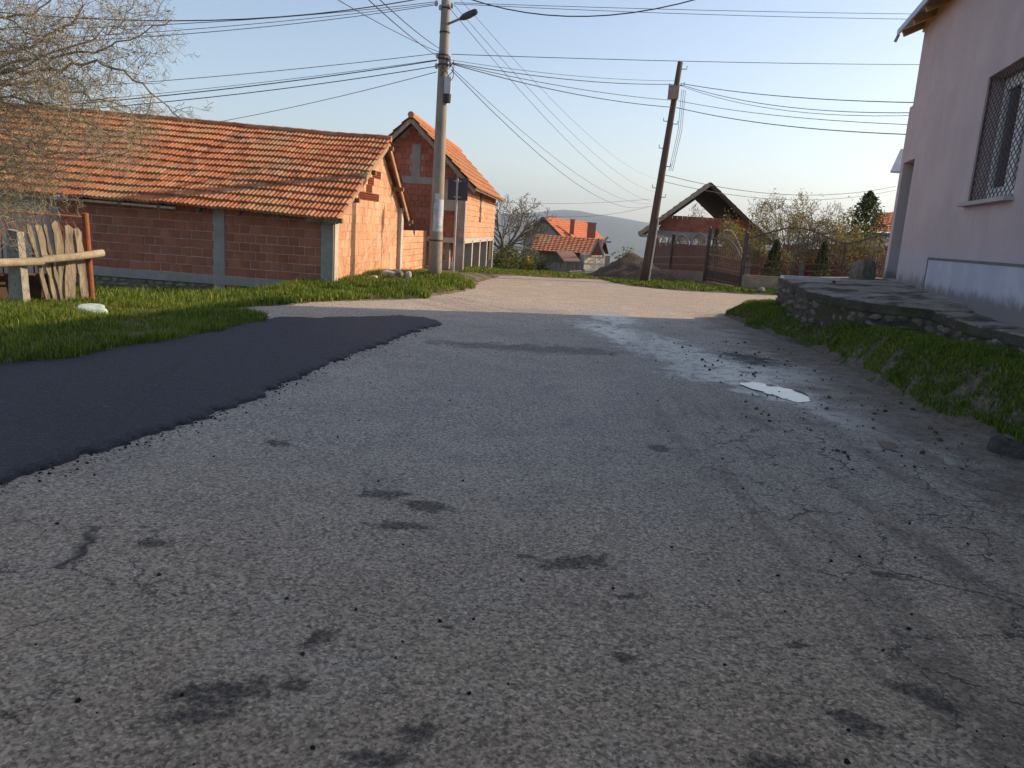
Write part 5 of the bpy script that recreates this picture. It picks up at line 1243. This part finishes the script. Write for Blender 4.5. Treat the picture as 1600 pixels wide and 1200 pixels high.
plain_tree('yard_tree', 'yellow-green leafy tree between tallest fruit tree and dark conifer', 1293, 31.5, 312, 14, LEAF_YG, 3800, .045, 9, 3, BARK, .8, .25, .12, .2, 'fruit trees in the yard', .05)
plain_tree('yard_tree', 'small yellow tree showing through the open gable of the brick shell', 1076, 60, 312, 15, LEAF_YG, 1400, .09, 6, 3, BARK, .7, .3, .2, .3, 'fruit trees in the yard', .07, .01)
plain_tree('yard_tree', 'thin olive tree at the right end of the fenced yard by pink house', 1372, 30, 345, 16, LEAF_YG, 1100, .045, 6, 3, BARK, .8, .25, .1, .2, 'fruit trees in the yard', .045)
def leafy_mass(name, label, cat, c, rad, n, size, mat, seed, group=None, stems=6, gap=.35):
    """loose shrub: clumps of small leaves on a few stems"""
    r = np.random.default_rng(seed); c = np.array(c, float); th = thing(name, (c[0], c[1], c[2]), label, cat, group); mb = MB(); st = MB()
    cl = []
    for i in range(int(26)):
        d = unit(r.normal(0, 1, 3)); d[2] = abs(d[2]); cl.append(c+d*np.array(rad)*r.uniform(.35, 1.))
    for i in range(n):
        k = cl[r.integers(0, len(cl))]; leaf(mb, k+r.normal(0, gap, 3)*np.array(rad)*.45, size*r.uniform(.6, 1.3), r)
    for k in cl[:stems*2]: st.tube([c+np.array([r.normal(0, .1), r.normal(0, .1), -.1]), (c+k)/2+r.normal(0, .05, 3), k], [.03, .02, .008], 4, False)
    st.build('stems', BARK, th); mb.build('foliage', mat, th)['kind'] = 'stuff'; return th
for i, (px, py, y, rx_, rz_h, n, mat_, lab) in enumerate([(786, 428, 40, .9, 1.6, 2600, LEAF_G, 'olive green shrub directly beside the tall brick house'), (812, 428, 42, 1.1, 1.9, 3000, LEAF_G, 'broad olive shrub under the bare walnut tree'),
        (838, 428, 43, .9, 1.5, 2400, LEAF_G, 'brownish shrub in front of the picket fence'), (826, 430, 39, .45, .8, 900, LEAF_YG, 'small bright yellow-green bush in front of shrubs'),
        (962, 420, 66, 1.2, 1.6, 3800, LEAF_YG, 'yellowish bush right of white double doors'), (985, 415, 80, 1.6, 2.4, 4200, LEAF_G, 'olive tree-like bush behind the soil heap')]):
    p0 = on_y(px, py, y); g = gz(p0[0], p0[1]); leafy_mass('shrub', lab, 'shrub', (p0[0], p0[1], max(g, p0[2]-1.0) if y > 50 else g), (rx_, rx_, rz_h), n, .05 if y < 38 else .07 if y < 50 else .085, mat_, 60+i, 'shrubs behind the crossing')
def cone_tree(name, label, px, depth, top_py, r0, n, size, mat_, seed, ragged=.15, base=.1, wispy=False):
    p = on_y(px, 430, depth); p[2] = gz(p[0], p[1]); Hh = on_y(px, top_py, depth)[2]-p[2]; r = np.random.default_rng(seed)
    th = thing(name, p, label, 'tree'); q = MB(); q.tube([p-GZ*.1, p+GZ*Hh*.9], [.06, .01], 6); q.build('trunk', BARK, th); mb = MB()
    for i in range(n):
        f = r.random()**.8; z = base+(Hh-base)*f; a = r.uniform(0, 6.283); R = r0*(1-f)**.75*(1+ragged*math.sin(f*19+seed+2.3*math.sin(3*a+seed))+ragged*r.normal(0, .6))+.03
        R *= math.sqrt(r.uniform(.3, 1)); leaf(mb, p+np.array([R*math.cos(a), R*math.sin(a), z]), size*r.uniform(.6, 1.3), r)
    mb.build('crown', mat_, th)['kind'] = 'stuff'; return th
cone_tree('cypress', 'dark clipped cypress behind the wave fence, left one', 1207, 27.8, 374, .42, 3600, .04, LEAF_T, 3, .08)
cone_tree('cypress', 'dark clipped cypress behind the wave fence, right one', 1282, 27.8, 377, .40, 3400, .04, LEAF_T, 5, .08)
cone_tree('conifer', 'tall ragged dark green conifer behind the yard near pink house', 1340, 33, 298, 1.3, 5200, .07, LEAF_D, 8, .55, .5)
cone_tree('cypress', 'slim young green cypress behind the arched gate', 1112, 29.3, 357, .2, 900, .035, LEAF_T, 9, .1)
# far wood in the valley: one mass
mb = MB(); r = np.random.default_rng(90)
for i in range(110):
    y = r.uniform(170, 650); px = r.uniform(700, 1200); p = on_y(px, 372, y); g = float(base_z(y)); x = p[0]
    Hh = r.uniform(6, 11); rad = Hh*.42
    for k in range(130):
        d = unit(r.normal(0, 1, 3))*r.uniform(.45, 1); leaf(mb, np.array([x, y, g+Hh*.55])+d*np.array([rad, rad, Hh*.5]), r.uniform(.35, .7), r)
tag(mb.build('far_wood', LEAF_G), 'hazy olive woodland filling the valley beyond the houses', 'woodland', kind='stuff')

# ================================================================== grass, weeds and grit
t = NT('grass_blades'); tn = t.tint(); nz = t.noise(.9, 4, .6)
gcol = t.ramp(tn, [(0, (.045, .085, .010)), (.45, (.115, .19, .02)), (.8, (.21, .28, .035)), (.93, (.32, .29, .07)), (1, (.40, .31, .13))])
gcol = t.mix(t.math('MULTIPLY', t.step(nz, .5, .75), .4), gcol, (.17, .19, .04))
GRASS = t.finish(gcol, .6, None, 0, .3, .4)
def blades(name, region, n, hmin, hmax, seed, label, wid=.006, dens=None, lean=.5):
    """many grass blades rooted on the ground; region(x, y) -> keep mask"""
    r = np.random.default_rng(seed); (x0, x1, y0, y1), keep = region
    X = r.uniform(x0, x1, n*3); Y = r.uniform(y0, y1, n*3); k = keep(X, Y)
    tuft = vnoise(X*2.2, Y*2.2, seed)*.6+vnoise(X*6, Y*6, seed+1)*.4
    k &= r.random(len(X)) < np.clip(tuft*1.7-.1, dens if dens else .12, 1); X, Y, tuft = X[k][:n], Y[k][:n], tuft[k][:n]; n = len(X)
    Z = ground_z(X, Y)-.01; h = (hmin+(hmax-hmin)*r.random(n)**1.6)*(.45+1.0*tuft); a = r.uniform(0, 2*np.pi, n); dx, dy = np.cos(a), np.sin(a)
    ln = h*r.uniform(.1, 1, n)*lean; w = wid*r.uniform(.7, 1.5, n); a2 = r.uniform(0, 2*np.pi, n); wx, wy = np.cos(a2)*w, np.sin(a2)*w
    V = np.zeros((n, 5, 3))
    V[:, 0] = np.stack([X-wx, Y-wy, Z], 1); V[:, 1] = np.stack([X+wx, Y+wy, Z], 1)
    mx, my, mz = X+dx*ln*.3, Y+dy*ln*.3, Z+h*.6
    V[:, 2] = np.stack([mx+wx*.8, my+wy*.8, mz], 1); V[:, 3] = np.stack([mx-wx*.8, my-wy*.8, mz], 1); V[:, 4] = np.stack([X+dx*ln, Y+dy*ln, Z+h*(1-.25*ln/h)], 1)
    o = (np.arange(n)*5)[:, None]; Q = o+np.array([[0, 1, 2, 3]]); Tt = o+np.array([[3, 2, 4]])
    me = bpy.data.meshes.new(name); me.vertices.add(n*5); me.vertices.foreach_set('co', V.astype(np.float32).ravel())
    li = np.concatenate([Q, Tt], 1).ravel().astype(np.int32); me.loops.add(len(li)); me.loops.foreach_set('vertex_index', li)
    ls = np.arange(n)[:, None]*7+np.array([[0, 4]]); me.polygons.add(2*n); me.polygons.foreach_set('loop_start', ls.ravel().astype(np.int32)); me.update(calc_edges=True)
    tint = np.clip(r.random(n)*.8+.25*(vnoise(X*1.1, Y*1.1, seed+3)-.3), 0, 1); tint[r.random(n) < .06] = .97
    at = me.attributes.new('tint', 'FLOAT', 'FACE'); at.data.foreach_set('value', np.repeat(tint, 2).astype(np.float32))
    return tag(link(name, me, GRASS), label, 'grass', kind='stuff')
def outside(m_=.12): return lambda x, y: (poly_sd(ROAD, x, y)+.3*(vnoise(x*2.1, y*2.1, 5)-.5) > m_)
def both(*fs): return lambda x, y: np.logical_and.reduce([f(x, y) for f in fs])
blades('grass', ((-9.5, -3.4, 6.3, 13.2), both(outside(.06), lambda x, y: y < 12.9+.0*x)), 92000, .03, .14, 1, 'lush green grass verge left of the fresh black asphalt', .005)
blades('grass', ((-10, -4.4, 12.6, 17.6), both(outside(.1), lambda x, y: (x < -4.5))), 16000, .05, .22, 2, 'grass and dry weeds below the brick shed wall', .009)
blades('grass', ((-5.2, -1.0, 13.3, 21.5), both(outside(.05), lambda x, y: poly_sd(np.array([SH0[:2]+GU[:2]*.02, SH0[:2]+GV[:2]*9+GU[:2]*.02, SH0[:2]+GV[:2]*9+GU[:2]*8, SH0[:2]+GU[:2]*8]), x, y) > .03)), 34000, .04, .18, 3, 'bright sunlit grass strip around the concrete pole foot', .010)
TERP = np.array([(p[0]+.05, p[1]) for p in E3]+[(p[0]+.05, p[1]) for p in L3]+[(9, 1.5), (9, 18.3), (7.9, 18.3)])
blades('grass', ((4.1, 6.2, 4.5, 18.6), both(outside(.05), lambda x, y: poly_sd(TERP, x, y) > .0)), 85000, .025, .10, 4, 'dark green grass bank below the stone terrace', .0045, .8, lean=1.0)
blades('grass', ((2.9, 9.0, 24.4, 28.4), both(outside(.1), lambda x, y: (y < 26.2+.0*x) | (x < 6.2))), 9000, .03, .13, 5, 'sunny grass mound around the wooden pole', .013)
blades('grass', ((-2.4, 4.5, 26.8, 31), both(outside(.05), lambda x, y: poly_sd(np.array([(hp[0]-1.0, hp[1]+.5), (hp[0]+2.2, hp[1]+.5), (hp[0]+2.2, hp[1]+3.6), (hp[0]-1, hp[1]+3.6)]), x, y) > 0)), 8000, .03, .13, 6, 'grass strip on the far side of the crossing', .014)

# asphalt crumbs, grit and clods on the road
def grit(name, n, area, smin, smax, mat_, seed, label, keep=None):
    r = np.random.default_rng(seed); mb = MB(); c = 0
    while c < n:
        y = area[2]+(area[3]-area[2])*r.random()**1.4; x = r.uniform(area[0], area[1])
        if keep is not None and not keep(x, y): continue
        c += 1; s = smin+(smax-smin)*r.random()**3; z = float(road_z(x, y)); o = len(mb.v); a0 = r.uniform(0, 6)
        k = 5
        for j in range(k): a = a0+j*2*math.pi/k; R = s*r.uniform(.7, 1.2); mb.v.append((x+R*math.cos(a), y+R*math.sin(a), z-.003))
        for j in range(k): a = a0+.4+j*2*math.pi/k; R = s*r.uniform(.45, .9); mb.v.append((x+R*math.cos(a), y+R*math.sin(a), z+s*r.uniform(.5, 1.)))
        tt = float(r.random())
        for j in range(k): mb.f.append((o+j, o+(j+1) % k, o+k+(j+1) % k, o+k+j)); mb.t.append(tt)
        mb.f.append(tuple(o+k+j for j in range(k))); mb.t.append(tt)
    return tag(mb.build(name, mat_), label, 'grit', kind='stuff')
CRUMB = tint_mat('asphalt_crumb', [(0, (.010, .010, .011)), (.7, (.022, .021, .021)), (1, (.05, .046, .042))], .9)
GRITM = tint_mat('road_grit', [(0, (.13, .12, .11)), (.6, (.26, .245, .225)), (1, (.45, .43, .40))], .9)
grit('asphalt_crumbs', 650, (-3.2, 3.4, 1.6, 15), .002, .013, CRUMB, 5, 'dark asphalt crumbs scattered over the old road')
grit('asphalt_crumbs', 1100, (-3.2, -.8, 3.6, 12.5), .003, .013, CRUMB, 6, 'black crumbs along the edge of the fresh asphalt strip', lambda x, y: 0 < x-np.interp(y, [e[1] for e in edge[::-1]], [e[0] for e in edge[::-1]])+.06 < .30*float(np.random.default_rng(int(x*1e6) & 0xffff).random())**2+.02)
grit('road_grit', 1500, (-3.4, 4.2, 1.4, 14), .002, .008, GRITM, 7, 'pale loose grit lying on the grey road')
grit('mud_clods', 260, (2.4, 4.3, 5.5, 13), .006, .03, tint_mat('mud_clod', [(0, (.03, .022, .017)), (1, (.14, .11, .085))], .95), 8, 'mud clods and stones on the wet right shoulder')

# ================================================================== the air between here and the hills
hz = MB(); hz.box((0, 2600, 90), (7600, 5900, 340))
t = NT('thin_haze'); vol = t.n('ShaderNodeVolumePrincipled'); vol.inputs['Color'].default_value = (.60, .78, 1, 1); vol.inputs['Density'].default_value = .00020; vol.inputs['Anisotropy'].default_value = .3
t.t.links.new(vol.outputs[0], t.out.inputs['Volume'])
tag(hz.build('haze', t.m), 'thin pale haze hanging over the valley and hills', 'haze', kind='stuff')
